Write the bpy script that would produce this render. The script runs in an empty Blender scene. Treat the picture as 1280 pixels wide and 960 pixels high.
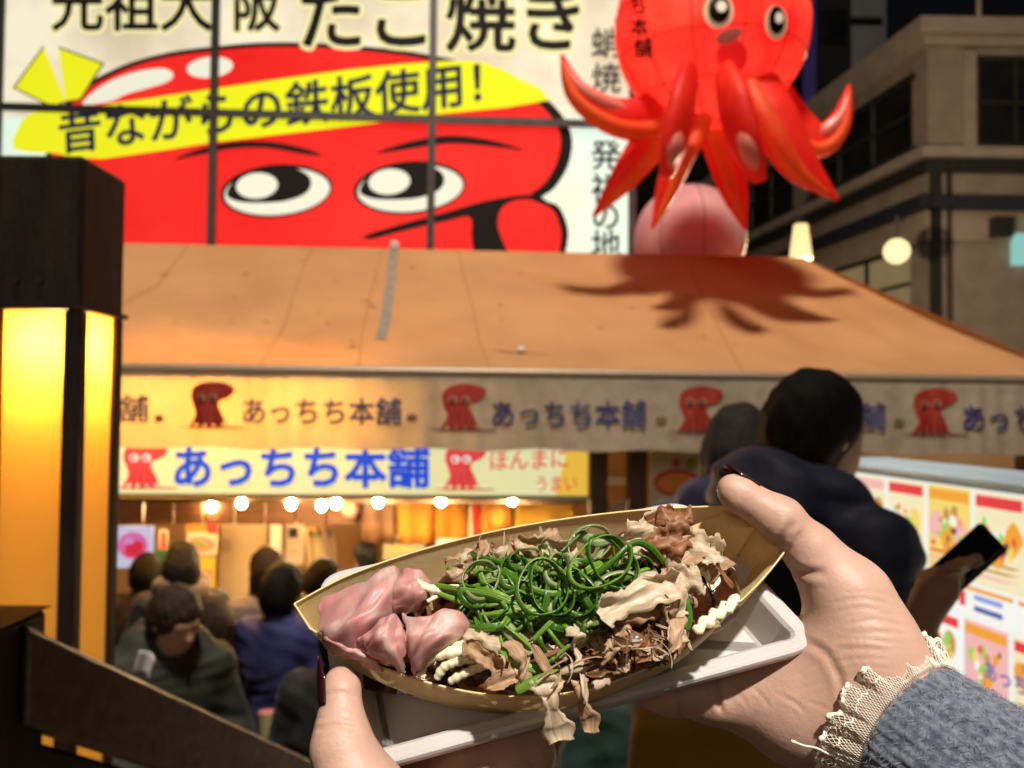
import bpy, math, random
import numpy as np
from mathutils import Matrix, Vector
from mathutils.geometry import tessellate_polygon
random.seed(7); np.random.seed(7)
R = math.radians
scene = bpy.context.scene
COL = scene.collection
# ------------------------------------------------------------------ camera
F = 1065.0                      # focal length in pixels of the 1280 px wide photograph
CAM = np.array([0., 0., 2.45])  # eye height above the stall's pavement (camera stands on the bridge steps)
_p, _ro = R(1.6), .0107
FW = np.array([0, math.cos(_p), math.sin(_p)])
_r = np.array([1., 0, 0]); _u = np.array([0, -math.sin(_p), math.cos(_p)])
RT = _r*math.cos(_ro) + _u*math.sin(_ro)
UP = _u*math.cos(_ro) - _r*math.sin(_ro)
cam = bpy.data.cameras.new('camera'); camo = bpy.data.objects.new('camera', cam); COL.objects.link(camo)
cam.sensor_width = 36; cam.lens = 36*F/1280; cam.clip_start = .02; cam.clip_end = 400
camo.matrix_world = Matrix(((RT[0], UP[0], -FW[0], CAM[0]), (RT[1], UP[1], -FW[1], CAM[1]), (RT[2], UP[2], -FW[2], CAM[2]), (0, 0, 0, 1)))
cam.dof.use_dof = True; cam.dof.focus_distance = .325; cam.dof.aperture_fstop = 13.0
scene.camera = camo
# ------------------------------------------------------------------ world: night sky
world = bpy.data.worlds.new('World'); scene.world = world; world.use_nodes = True
wn = world.node_tree.nodes; wl = world.node_tree.links
bg = wn['Background']; sky = wn.new('ShaderNodeTexSky'); sky.sky_type = 'NISHITA'; sky.sun_disc = False
sky.sun_elevation = R(-3.5); sky.sun_rotation = R(160)
wl.new(sky.outputs[0], bg.inputs[0]); bg.inputs[1].default_value = .1
def lamp(kind, name, loc, energy, color, target=None, parent=None, **kw):
    l = bpy.data.lights.new(name, kind); l.energy = energy; l.color = color
    for k, v in kw.items(): setattr(l, k, v)
    o = bpy.data.objects.new(name, l); COL.objects.link(o); o.location = loc
    if target is not None:
        o.rotation_euler = (Vector(target)-Vector(loc)).to_track_quat('-Z', 'Y').to_euler()
    return o
lamp('SUN', 'sun', (-10, -46, 20), .30, (1, .86, .70), target=(-.8, 0, 3), angle=R(20))
# two lamps of the place, above the frame: the floodlight over the awning and the street lamp over the steps
FLOOD = (.0, .3, 13.5); STREET = (.62, -1.55, 4.85)
flood_lamp = lamp('SPOT', 'flood_light', FLOOD, 6400, (1, .89, .74), target=(.2, 6.1, 2.6), spot_size=R(44), spot_blend=.25, shadow_soft_size=.6)
street_lamp_light = lamp('SPOT', 'street_light', STREET, 800, (1, .95, .88), target=(.07, .33, 2.22), spot_size=R(17), spot_blend=.6, shadow_soft_size=.07)
# ------------------------------------------------------------------ exposure and render
vs = scene.view_settings; vs.view_transform = 'Standard'; vs.look = 'None'; vs.exposure = 0; vs.gamma = 1; vs.use_curve_mapping = False
scene.render.engine = 'CYCLES'
cy = scene.cycles; cy.use_denoising = True; cy.max_bounces = 8; cy.diffuse_bounces = 4; cy.glossy_bounces = 3; cy.transmission_bounces = 6
cy.transparent_max_bounces = 12; cy.sample_clamp_indirect = 4; cy.caustics_reflective = False; cy.caustics_refractive = False
cy.use_adaptive_sampling = False

# ------------------------------------------------------------------ pixel rays and frames
def ray(px, py): return FW + RT*((px-640)/F) + UP*((480-py)/F)
def P(px, py, d): return CAM + d*ray(px, py)
def nrm(a): a = np.asarray(a, float); return a/np.linalg.norm(a)
FA = R(3.2); E1 = np.array([math.cos(FA), math.sin(FA), 0]); EN = np.array([-math.sin(FA), math.cos(FA), 0])
def FL(px, py, Yc):
    """pixel -> (s, z) on the vertical plane parallel to the stall front that crosses the view axis at Y = Yc"""
    D = ray(px, py); Q = np.array([0, Yc, 0]); t = ((Q-CAM)@EN)/(D@EN); w = CAM+t*D
    return np.array([(w-Q)@E1, w[2]])
def FW3(s, y, z, Yc): return np.array([0, Yc, 0]) + E1*s + EN*y + np.array([0, 0, z])

# ------------------------------------------------------------------ materials
MATS = {}
def _set(b, k, v):
    if k in b.inputs: b.inputs[k].default_value = v
def mat(name, col, rough=.6, col2=None, ns=8., nd=4, metal=0., bump=None, sss=0., sr=(1, .35, .2), ss=.004, trl=0., emit=None, es=0., spec=.5, coat=0., ramp=(.35, .65), mapping=None, sheen=0., trans=0.):
    if name in MATS: return MATS[name]
    m = bpy.data.materials.new(name); m.use_nodes = True; MATS[name] = m
    n = m.node_tree.nodes; l = m.node_tree.links; b = n['Principled BSDF']; out = n['Material Output']
    c4 = lambda c: (*c, 1)
    b.inputs['Base Color'].default_value = c4(col); b.inputs['Roughness'].default_value = rough; b.inputs['Metallic'].default_value = metal
    _set(b, 'Specular IOR Level', spec); _set(b, 'Coat Weight', coat); _set(b, 'Coat Roughness', .08); _set(b, 'Sheen Weight', sheen)
    _set(b, 'Transmission Weight', trans)
    if sss:
        _set(b, 'Subsurface Weight', sss); _set(b, 'Subsurface Radius', sr); _set(b, 'Subsurface Scale', ss)
    tc = n.new('ShaderNodeTexCoord'); src = tc.outputs['Object']
    if mapping:
        mp = n.new('ShaderNodeMapping'); mp.inputs['Scale'].default_value = mapping.get('scale', (1, 1, 1)); mp.inputs['Rotation'].default_value = mapping.get('rot', (0, 0, 0))
        l.new(src, mp.inputs[0]); src = mp.outputs[0]
    colout = None
    if col2 is not None:
        t = n.new('ShaderNodeTexNoise'); t.inputs['Scale'].default_value = ns; t.inputs['Detail'].default_value = nd; l.new(src, t.inputs['Vector'])
        r = n.new('ShaderNodeValToRGB'); r.color_ramp.elements[0].position = ramp[0]; r.color_ramp.elements[1].position = ramp[1]
        r.color_ramp.elements[0].color = c4(col); r.color_ramp.elements[1].color = c4(col2)
        l.new(t.outputs[0], r.inputs[0]); colout = r.outputs[0]; l.new(colout, b.inputs['Base Color'])
    if emit is not None:
        b.inputs['Emission Color'].default_value = c4(emit); b.inputs['Emission Strength'].default_value = es
        if colout is not None and emit == col: l.new(colout, b.inputs['Emission Color'])
    h = None
    for bs in (bump or []):
        sc_, st, kind = bs
        if kind == 'noise':
            t = n.new('ShaderNodeTexNoise'); t.inputs['Scale'].default_value = sc_; t.inputs['Detail'].default_value = 5; o = t.outputs[0]
        elif kind == 'vor':
            t = n.new('ShaderNodeTexVoronoi'); t.feature = 'DISTANCE_TO_EDGE'; t.inputs['Scale'].default_value = sc_; o = t.outputs[0]
        else:
            t = n.new('ShaderNodeTexWave'); t.inputs['Scale'].default_value = sc_; t.inputs['Distortion'].default_value = 4; t.inputs['Detail'].default_value = 3; t.bands_direction = kind; o = t.outputs[0]
        l.new(src, t.inputs['Vector'])
        bp = n.new('ShaderNodeBump'); bp.inputs['Strength'].default_value = abs(st); bp.inputs['Distance'].default_value = .35/sc_; bp.invert = st < 0
        l.new(o, bp.inputs['Height'])
        if h is not None: l.new(h, bp.inputs['Normal'])
        h = bp.outputs[0]
    if h is not None: l.new(h, b.inputs['Normal'])
    if trl:
        tr = n.new('ShaderNodeBsdfTranslucent'); tr.inputs[0].default_value = c4(col)
        if colout is not None: l.new(colout, tr.inputs[0])
        if h is not None: l.new(h, tr.inputs['Normal'])
        mx = n.new('ShaderNodeMixShader'); mx.inputs[0].default_value = trl
        l.new(b.outputs[0], mx.inputs[1]); l.new(tr.outputs[0], mx.inputs[2]); l.new(mx.outputs[0], out.inputs[0])
    return m
def glow(name, col, s=1., col2=None, ns=3., ramp=(.35, .65)):
    """print on a backlit sheet: the colour it shows is the colour it lets through"""
    m = mat(name, tuple(c*.15 for c in col) if col2 is None else col, .6, col2=col2, ns=ns, ramp=ramp, emit=col, es=s, spec=.1)
    if col2 is not None:
        b = m.node_tree.nodes['Principled BSDF']
        for k in list(b.inputs['Base Color'].links): m.node_tree.links.remove(k)
        b.inputs['Base Color'].default_value = (*[c*.2 for c in col], 1)
    return m
def fibre(name, cols, rough=.35, trl=.3, su=2., sv=22., bump=.5, sss=0., spec=.45, coat=0., lo=.3, hi=.7):
    """streaked along the piece: u runs lengthwise, v across"""
    m = bpy.data.materials.new(name); m.use_nodes = True; MATS[name] = m; n = m.node_tree.nodes; l = m.node_tree.links; b = n['Principled BSDF']
    tc = n.new('ShaderNodeTexCoord'); mp = n.new('ShaderNodeMapping'); mp.inputs['Scale'].default_value = (su, sv, 1); oi = n.new('ShaderNodeObjectInfo'); l.new(tc.outputs['UV'], mp.inputs[0])
    ml = n.new('ShaderNodeMath'); ml.operation = 'MULTIPLY'; ml.inputs[1].default_value = 40; l.new(oi.outputs['Random'], ml.inputs[0]); cb = n.new('ShaderNodeCombineXYZ'); l.new(ml.outputs[0], cb.inputs[2]); l.new(ml.outputs[0], cb.inputs[0]); l.new(cb.outputs[0], mp.inputs['Location'])
    t = n.new('ShaderNodeTexNoise'); t.inputs['Scale'].default_value = 1.; t.inputs['Detail'].default_value = 6; l.new(mp.outputs[0], t.inputs['Vector'])
    r = n.new('ShaderNodeValToRGB'); e = r.color_ramp.elements; e[0].position = lo; e[0].color = (*cols[0], 1); e[1].position = hi; e[1].color = (*cols[-1], 1)
    if len(cols) > 2: k = e.new((lo+hi)/2); k.color = (*cols[1], 1)
    l.new(t.outputs[0], r.inputs[0]); l.new(r.outputs[0], b.inputs['Base Color']); b.inputs['Roughness'].default_value = rough; _set(b, 'Specular IOR Level', spec); _set(b, 'Coat Weight', coat)
    if sss: _set(b, 'Subsurface Weight', sss); _set(b, 'Subsurface Radius', (1, .45, .35)); _set(b, 'Subsurface Scale', .004)
    bp = n.new('ShaderNodeBump'); bp.inputs['Strength'].default_value = bump; bp.inputs['Distance'].default_value = .0006; l.new(t.outputs[0], bp.inputs['Height']); l.new(bp.outputs[0], b.inputs['Normal'])
    if trl:
        tr = n.new('ShaderNodeBsdfTranslucent'); l.new(r.outputs[0], tr.inputs[0]); mx = n.new('ShaderNodeMixShader'); mx.inputs[0].default_value = trl; l.new(b.outputs[0], mx.inputs[1]); l.new(tr.outputs[0], mx.inputs[2]); l.new(mx.outputs[0], n['Material Output'].inputs[0])
    return m
def set_uv(o, uv):
    me = o.data; lay = me.uv_layers.new(name='UVMap'); vi = np.empty(len(me.loops), np.int32); me.loops.foreach_get('vertex_index', vi); lay.data.foreach_set('uv', np.asarray(uv, np.float32)[vi].ravel()); return o

# ------------------------------------------------------------------ mesh objects
def mesh(name, v, f, smooth=False):
    me = bpy.data.meshes.new(name)
    if isinstance(f, np.ndarray):
        v = np.asarray(v, np.float32); k = f.shape[1]
        me.vertices.add(len(v)); me.vertices.foreach_set('co', v.ravel())
        me.loops.add(f.size); me.loops.foreach_set('vertex_index', f.ravel().astype(np.int32))
        me.polygons.add(len(f)); me.polygons.foreach_set('loop_start', np.arange(0, f.size, k, dtype=np.int32))
        me.update(calc_edges=True); me.validate()
    else:
        me.from_pydata([tuple(map(float, p)) for p in v], [], f)
    if smooth: me.polygons.foreach_set('use_smooth', [True]*len(me.polygons))
    me.update(); return me
def ob(name, me, m=None, parent=None, smooth=False):
    if isinstance(me, tuple): me = mesh(name, me[0], me[1], smooth)
    if m is not None and not me.materials: me.materials.append(m)
    o = bpy.data.objects.new(name, me); COL.objects.link(o)
    if parent is not None: o.parent = parent
    return o
def tag(o, label, cat, group=None):
    o['label'] = label; o['category'] = cat
    if group: o['group'] = group
    return o
def root(name, label, cat, M=None, group=None):
    o = bpy.data.objects.new(name, None); COL.objects.link(o); o.empty_display_size = .05
    if M is not None: o.matrix_world = M
    return tag(o, label, cat, group) if label else o
def Tm(loc, rz=0): return Matrix.Translation(Vector(loc)) @ Matrix.Rotation(rz, 4, 'Z')
def fmat(Yc): return Tm((0, Yc, 0), FA)
def struct(o): o['kind'] = 'structure'; return o
class MB:
    """collects boxes, tubes and polygons for ONE part"""
    def __init__(s): s.v = []; s.f = []
    def add(s, v, f): b = len(s.v); s.v += [tuple(p) for p in v]; s.f += [tuple(i+b for i in q) for q in f]; return s
    def box(s, x0, x1, y0, y1, z0, z1, bev=0.):
        if bev <= 0:
            v = [(x, y, z) for x in (x0, x1) for y in (y0, y1) for z in (z0, z1)]
            return s.add(v, [(0, 1, 3, 2), (4, 6, 7, 5), (0, 4, 5, 1), (2, 3, 7, 6), (0, 2, 6, 4), (1, 5, 7, 3)])
        b = bev; v = []
        for sx, X in ((1, x0), (-1, x1)):
            for sy, Y in ((1, y0), (-1, y1)):
                for sz, Z in ((1, z0), (-1, z1)):
                    v += [(X, Y+sy*b, Z+sz*b), (X+sx*b, Y, Z+sz*b), (X+sx*b, Y+sy*b, Z)]
        i = lambda a, b_, c, k: (a*4+b_*2+c)*3+k
        f = [[i(a, 0, 0, 0), i(a, 0, 1, 0), i(a, 1, 1, 0), i(a, 1, 0, 0)][::(1 if a == 0 else -1)] for a in (0, 1)]
        f += [[i(0, a, 0, 1), i(1, a, 0, 1), i(1, a, 1, 1), i(0, a, 1, 1)][::(1 if a == 0 else -1)] for a in (0, 1)]
        f += [[i(0, 0, a, 2), i(0, 1, a, 2), i(1, 1, a, 2), i(1, 0, a, 2)][::(1 if a == 0 else -1)] for a in (0, 1)]
        for a in (0, 1):
            for c in (0, 1):
                f += [[i(a, c, 0, 0), i(a, c, 1, 0), i(a, c, 1, 1), i(a, c, 0, 1)], [i(a, 0, c, 0), i(a, 1, c, 0), i(a, 1, c, 2), i(a, 0, c, 2)], [i(0, a, c, 1), i(1, a, c, 1), i(1, a, c, 2), i(0, a, c, 2)]]
                for e in (0, 1): f.append([i(a, c, e, 0), i(a, c, e, 1), i(a, c, e, 2)])
        return s.add(v, f)
    def tube(s, path, rad, seg=10, cap=True, flat=None):
        v, f = tube(path, rad, seg, cap, flat); return s.add(v, f)
    def ob(s, name, m, parent=None, smooth=False):
        o = ob(name, (s.v, s.f), m, parent, smooth)
        import bmesh
        bm = bmesh.new(); bm.from_mesh(o.data); bmesh.ops.recalc_face_normals(bm, faces=bm.faces); bm.to_mesh(o.data); bm.free()
        return o
def frames(path):
    path = np.asarray(path, float); n = len(path)
    t = np.gradient(path, axis=0); t /= np.linalg.norm(t, axis=1, keepdims=True)+1e-12
    a = np.array([0, 0, 1.]) if abs(t[0][2]) < .9 else np.array([1., 0, 0])
    x = nrm(a - t[0]*(a@t[0])); X = []
    for i in range(n):
        x = nrm(x - t[i]*(x@t[i])); X.append(x)
    X = np.array(X); return path, t, X, np.cross(t, X)
def tube(path, rad, seg=10, cap=True, flat=None):
    path, t, X, Y = frames(path); n = len(path)
    rad = np.full(n, rad) if np.isscalar(rad) else np.asarray(rad, float)
    a = np.linspace(0, 2*math.pi, seg, endpoint=False); fl = 1 if flat is None else flat
    v = (path[:, None] + rad[:, None, None]*(np.cos(a)[None, :, None]*X[:, None] + fl*np.sin(a)[None, :, None]*Y[:, None])).reshape(-1, 3)
    f = [(i*seg+j, i*seg+(j+1) % seg, (i+1)*seg+(j+1) % seg, (i+1)*seg+j) for i in range(n-1) for j in range(seg)]
    if cap: f += [tuple(range(seg))[::-1], tuple((n-1)*seg+j for j in range(seg))]
    return [tuple(p) for p in v], f
def crom(pts, n=8, closed=False):
    """Catmull-Rom through the points"""
    p = np.asarray(pts, float); m = len(p); out = []
    rng = range(m) if closed else range(m-1)
    for i in rng:
        if closed: a, b, c, d = p[(i-1) % m], p[i], p[(i+1) % m], p[(i+2) % m]
        else: a, b, c, d = p[max(i-1, 0)], p[i], p[i+1], p[min(i+2, m-1)]
        for k in range(n):
            t = k/n; out.append(.5*((2*b)+(c-a)*t+(2*a-5*b+4*c-d)*t*t+(3*b-a-3*c+d)*t**3))
    if not closed: out.append(p[-1])
    return np.array(out)
def sphere(c, r, nu=16, nv=10):
    r = (r, r, r) if np.isscalar(r) else r
    v = [(c[0], c[1], c[2]-r[2])]
    for j in range(1, nv):
        a = -math.pi/2+math.pi*j/nv
        for i in range(nu):
            b = 2*math.pi*i/nu; v.append((c[0]+r[0]*math.cos(a)*math.cos(b), c[1]+r[1]*math.cos(a)*math.sin(b), c[2]+r[2]*math.sin(a)))
    v.append((c[0], c[1], c[2]+r[2])); L = len(v)-1
    f = [(0, 1+(i+1) % nu, 1+i) for i in range(nu)]
    for j in range(nv-2):
        for i in range(nu): f.append((1+j*nu+i, 1+j*nu+(i+1) % nu, 1+(j+1)*nu+(i+1) % nu, 1+(j+1)*nu+i))
    f += [(1+(nv-2)*nu+i, 1+(nv-2)*nu+(i+1) % nu, L) for i in range(nu)]
    return v, f
def grid(fn, nu, nv, closed_u=False):
    v = [fn(i/(nu if closed_u else nu-1), j/(nv-1)) for j in range(nv) for i in range(nu)]
    f = []
    for j in range(nv-1):
        for i in range(nu if closed_u else nu-1):
            k = (i+1) % nu; f.append((j*nu+i, j*nu+k, (j+1)*nu+k, (j+1)*nu+i))
    return v, f
def solid(o, t, off=0.):
    m = o.modifiers.new('solid', 'SOLIDIFY'); m.thickness = t; m.offset = off; return o
def subs(o, n=1):
    m = o.modifiers.new('sub', 'SUBSURF'); m.levels = n; m.render_levels = n; return o

# ------------------------------------------------------------------ smooth blended bodies (signed distances + surface nets)
def surfnet(Fd, org, vox):
    ins = Fd < 0
    c = np.zeros(tuple(s-1 for s in Fd.shape), np.int8)
    for dx in (0, 1):
        for dy in (0, 1):
            for dz in (0, 1): c += ins[dx:Fd.shape[0]-1+dx, dy:Fd.shape[1]-1+dy, dz:Fd.shape[2]-1+dz]
    mask = (c > 0) & (c < 8); ci = np.argwhere(mask); idx = -np.ones(mask.shape, np.int64); idx[mask] = np.arange(len(ci))
    acc = np.zeros((len(ci), 3)); cnt = np.zeros(len(ci))
    cor = {}
    for dx in (0, 1):
        for dy in (0, 1):
            for dz in (0, 1): cor[(dx, dy, dz)] = Fd[ci[:, 0]+dx, ci[:, 1]+dy, ci[:, 2]+dz].astype(float)
    for a in cor:
        for ax in range(3):
            if a[ax] == 0:
                b = list(a); b[ax] = 1; b = tuple(b); fa, fb = cor[a], cor[b]
                x = (fa < 0) != (fb < 0); t = np.where(x, fa/(np.where(x, fa-fb, 1)), 0)
                q = np.tile(np.array(a, float), (len(ci), 1)); q[:, ax] = t
                acc += q*x[:, None]; cnt += x
    v = (ci+acc/cnt[:, None])*vox+org
    fs = []
    for ax in range(3):
        o1, o2 = (ax+1) % 3, (ax+2) % 3
        sl0 = [slice(None)]*3; sl1 = [slice(None)]*3; sl0[ax] = slice(0, -1); sl1[ax] = slice(1, None)
        e = np.argwhere(ins[tuple(sl0)] != ins[tuple(sl1)])
        e = e[(e[:, o1] > 0) & (e[:, o2] > 0) & (e[:, o1] < mask.shape[o1]) & (e[:, o2] < mask.shape[o2])]
        d1 = np.zeros(3, int); d1[o1] = 1; d2 = np.zeros(3, int); d2[o2] = 1
        q = np.stack([idx[tuple((e-d1-d2).T)], idx[tuple((e-d2).T)], idx[tuple(e.T)], idx[tuple((e-d1).T)]], 1)
        fl = ~ins[tuple(e.T)]; q[fl] = q[fl][:, ::-1]; fs.append(q)
    return v, np.concatenate(fs)
def relax(v, f, it=2, lam=.5):
    for _ in range(it):
        s = np.zeros_like(v); c = np.zeros(len(v))
        for a, b in ((0, 1), (1, 2), (2, 3), (3, 0)):
            np.add.at(s, f[:, a], v[f[:, b]]); np.add.at(s, f[:, b], v[f[:, a]]); np.add.at(c, f[:, a], 1); np.add.at(c, f[:, b], 1)
        v = v*(1-lam)+lam*s/c[:, None]
    return v
def blob(prims, vox, k=.01, disp=None, it=2):
    """prims: ('c',a,b,ra,rb[,k]) round cone, ('e',centre,radii,rot3x3|None[,k]) ellipsoid; a leading '-' carves"""
    lo = np.full(3, 1e9); hi = -lo
    for p in prims:
        if p[0][0] == '-': continue
        if p[0] == 'c':
            for q, r in ((p[1], p[3]), (p[2], p[4])): lo = np.minimum(lo, np.array(q)-r); hi = np.maximum(hi, np.array(q)+r)
        else: lo = np.minimum(lo, np.array(p[1])-max(p[2])); hi = np.maximum(hi, np.array(p[1])+max(p[2]))
    lo -= 4*vox; hi += 4*vox; n = np.ceil((hi-lo)/vox).astype(int)+1
    Fd = np.full(n, 1., np.float32); ax = [lo[i]+vox*np.arange(n[i]) for i in range(3)]
    for p in prims:
        kind = p[0].lstrip('-'); kk = p[5] if kind == 'c' and len(p) > 5 else (p[4] if kind == 'e' and len(p) > 4 else k)
        mg = 2*kk+3*vox
        if kind == 'c': a, b = np.array(p[1], float), np.array(p[2], float); bl = np.minimum(a-p[3], b-p[4])-mg; bh = np.maximum(a+p[3], b+p[4])+mg
        else: a = np.array(p[1], float); bl = a-max(p[2])-mg; bh = a+max(p[2])+mg
        i0 = np.clip(np.floor((bl-lo)/vox).astype(int), 0, n); i1 = np.clip(np.ceil((bh-lo)/vox).astype(int)+1, 0, n)
        if (i1 <= i0).any(): continue
        sl = tuple(slice(i0[i], i1[i]) for i in range(3))
        X, Y, Z = np.meshgrid(*(ax[i][sl[i]] for i in range(3)), indexing='ij', sparse=True)
        if kind == 'c':
            ba = b-a; L2 = ba@ba+1e-12; h = np.clip(((X-a[0])*ba[0]+(Y-a[1])*ba[1]+(Z-a[2])*ba[2])/L2, 0, 1)
            d = np.sqrt((X-a[0]-h*ba[0])**2+(Y-a[1]-h*ba[1])**2+(Z-a[2]-h*ba[2])**2)-(p[3]+(p[4]-p[3])*h)
        else:
            r = np.array(p[2], float); x, y, z = X-a[0], Y-a[1], Z-a[2]
            if p[3] is not None:
                M = np.array(p[3]).T; x, y, z = M[0, 0]*x+M[0, 1]*y+M[0, 2]*z, M[1, 0]*x+M[1, 1]*y+M[1, 2]*z, M[2, 0]*x+M[2, 1]*y+M[2, 2]*z
            k0 = np.sqrt((x/r[0])**2+(y/r[1])**2+(z/r[2])**2); k1 = np.sqrt((x/r[0]**2)**2+(y/r[1]**2)**2+(z/r[2]**2)**2)+1e-9
            d = k0*(k0-1)/k1
        g = Fd[sl]
        if p[0][0] == '-': d = -d; h = np.maximum(kk-np.abs(g-d), 0)/kk; Fd[sl] = np.maximum(g, d)+h*h*kk*.25
        else: h = np.maximum(kk-np.abs(g-d), 0)/kk; Fd[sl] = np.minimum(g, d)-h*h*kk*.25
    if disp is not None:
        X, Y, Z = np.meshgrid(*ax, indexing='ij', sparse=True); Fd += disp(X, Y, Z)
    v, f = surfnet(Fd, lo, vox)
    return relax(v, f, it), f
# ------------------------------------------------------------------ flat print
_G = {}
def glyph(ch, off=0.):
    key = (ch, off)
    if key not in _G:
        c = bpy.data.curves.new('g', 'FONT'); c.body = ch; c.offset = off; c.resolution_u = 3
        o = bpy.data.objects.new('g', c); COL.objects.link(o); dg = bpy.context.evaluated_depsgraph_get(); dg.update()
        me = o.evaluated_get(dg).to_mesh()
        _G[key] = (np.array([v.co[:2] for v in me.vertices]), [tuple(p.vertices) for p in me.polygons])
        bpy.data.objects.remove(o); bpy.data.curves.remove(c)
    return _G[key]
def letters(text, p0, p1, up, off=.012, cell=None, squash=1.):
    """glyphs in pixel coordinates: cells run from p0 to p1 along the baseline, `up` px vector is one em high"""
    V = []; Fs = []; p0 = np.array(p0, float); p1 = np.array(p1, float); up = np.array(up, float); n = len(text); st = (p1-p0)/n
    for i, ch in enumerate(text):
        if ch == ' ': continue
        g, f = glyph(ch, 0.); dirs = [(0, 0)]
        if off > 0: dirs += [(math.cos(a), math.sin(a)) for a in np.linspace(0, 2*math.pi, 12 if off > .05 else 8, endpoint=False)]
        for kd, (ox, oy) in enumerate(dirs):
            b = len(V); q = p0+st*i+np.outer(g[:, 0]*squash+(1-squash)/2+ox*off, st)+np.outer(g[:, 1]+.12+oy*off, up)
            V += [(a[0], a[1], .045*(kd+13*(i % 2))) for a in q]; Fs += [tuple(k+b for k in t) for t in f]
    return V, Fs
def poly(pts):
    tri = tessellate_polygon([[Vector((p[0], p[1], 0)) for p in pts]])
    return [tuple(p) for p in pts], [tuple(t) for t in tri]
def ellipse(cx, cy, rx, ry, tilt=0, n=36):
    a = np.linspace(0, 2*math.pi, n, endpoint=False); c, s = math.cos(R(tilt)), math.sin(R(tilt))
    return [(cx+rx*math.cos(t)*c-ry*math.sin(t)*s, cy+rx*math.cos(t)*s+ry*math.sin(t)*c) for t in a]
# ================================================================== THE SETTING
asphalt = mat('paving', (.055, .05, .046), .55, col2=(.085, .078, .07), ns=3, bump=[(60, .3, 'noise')])
g = struct(ob('ground', ([(-80, -30, 0), (80, -30, 0), (80, 120, 0), (-80, 120, 0)], [(0, 1, 2, 3)]), asphalt))
stone = mat('step_stone', (.16, .14, .12), .7, col2=(.22, .2, .17), ns=6, bump=[(40, .3, 'noise')])
steps = MB()
for i in range(6):
    y0 = -4 if i == 0 else .95+.3*(i-1); steps.box(-2.2, 2.6, y0, .95+.3*i, .002, .85-.142*i)
struct(steps.ob('bridge_steps', stone))
# paving stones around the stall, visible between the people
slabm = mat('paving_slab', (.11, .095, .08), .5, col2=(.16, .14, .115), ns=4, bump=[(50, .25, 'noise')])
slab = None
sb = MB().box(-.245, .245, -.245, .245, 0, .025, .006)
for i in range(-6, 7):
    for j in range(0, 8):
        if slab is None:
            slab = sb.ob('paving_slab', slabm, g); o = slab
        else: o = slab.copy(); COL.objects.link(o)
        o.location = (i*.5, 2.75+j*.5, .004)

# ---------------------------------------------------------------- corner building on the right
wallm = mat('stucco', (.34, .28, .225), .85, col2=(.42, .35, .28), ns=2.2, bump=[(30, .3, 'noise')])
trimm = mat('stone_trim', (.44, .37, .30), .8, col2=(.52, .45, .37), ns=3, bump=[(25, .3, 'noise')])
darkm = mat('dark_metal', (.03, .028, .026), .45, col2=(.05, .045, .04), ns=9)
glassm = mat('night_glass', (.012, .014, .016), .08, col2=(.03, .03, .028), ns=.8)
bx, by = P(1163, 300, 18)[0], 18.
bz = lambda py: P(1163, py, 18)[2]
BM = Matrix.Translation((bx, by, 0)) @ Matrix.Rotation(R(0.6), 4, 'Z')
bld = root('corner_building', 'dim beige corner building with cornice and dark windows beyond the awning', 'building', BM)
sk = -.118                                # the side street face drifts left as it recedes
H1 = bz(28)                               # roof line
D = 24.
def side(y, off=0): return sk*y - off
wb = MB()
wb.add([(0, 0, 0), (9, 0, 0), (9, 0, H1), (0, 0, H1), (side(D), D, 0), (9, D, 0), (9, D, H1), (side(D), D, H1)], [(0, 1, 2, 3), (4, 0, 3, 7), (3, 2, 6, 7), (1, 5, 6, 2), (5, 4, 7, 6)])
wb.ob('wall', wallm, bld)
def band(z0, z1, out, m, name='cornice'):
    b = MB(); b.add([(-out, -out, z0), (9, -out, z0), (9, -.003, z0), (-.003, -.003, z0), (side(D)-.003, D, z0), (side(D)-out, D, z0)] + [(-out, -out, z1), (9, -out, z1), (9, -.003, z1), (-.003, -.003, z1), (side(D)-.003, D, z1), (side(D)-out, D, z1)],
        [(0, 1, 2, 3), (0, 3, 4, 5), (6, 9, 8, 7), (6, 11, 10, 9), (0, 6, 7, 1), (5, 11, 6, 0), (1, 7, 8, 2), (4, 10, 11, 5)])
    return b.ob(name, m, bld)
band(H1-.22, H1+.12, .28, trimm); band(H1-.42, H1-.222, .14, trimm); band(bz(196), bz(183), .22, trimm, 'ledge'); band(bz(214), bz(197), .10, darkm, 'ledge')
band(bz(300), bz(262), .07, mat('shop_fascia', (.42, .36, .27), .7, col2=(.5, .43, .33), ns=2), 'fascia')
band(bz(262), bz(246), .30, mat('blue_canopy', (.03, .035, .06), .6), 'canopy')
def win_front(x0, x1, z0, z1, cols=2):
    f = MB().box(x0-.1, x1+.1, -.1, -.002, z0-.1, z0).box(x0-.1, x1+.1, -.1, -.002, z1, z1+.1).box(x0-.1, x0, -.09, -.002, z0, z1).box(x1, x1+.1, -.09, -.002, z0, z1)
    for c in range(1, cols): xx = x0+(x1-x0)*c/cols; f.box(xx-.03, xx+.03, -.07, -.002, z0, z1)
    f.box(x0, x1, -.065, -.002, (z0+z1)/2-.03, (z0+z1)/2+.03)
    w = f.ob('window_frame', darkm, bld); MB().box(x0, x1, -.03, -.0025, z0, z1).ob('pane', glassm, w)
pxw = lambda px: (P(px, 200, 18)[0]-bx)
win_front(pxw(1228), pxw(1320), bz(176), bz(72), 2)
MB().box(pxw(1206), pxw(1222), -.13, -.002, bz(182), bz(60)).ob('pilaster', trimm, bld)
MB().box(pxw(1165), pxw(1178), -.10, -.002, .01, bz(214)).ob('pilaster', darkm, bld)
MB().tube([(pxw(1222), -.22, H1+.1), (pxw(1222), -.22, H1+2.5)], .05).ob('mast', trimm, bld)
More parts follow.
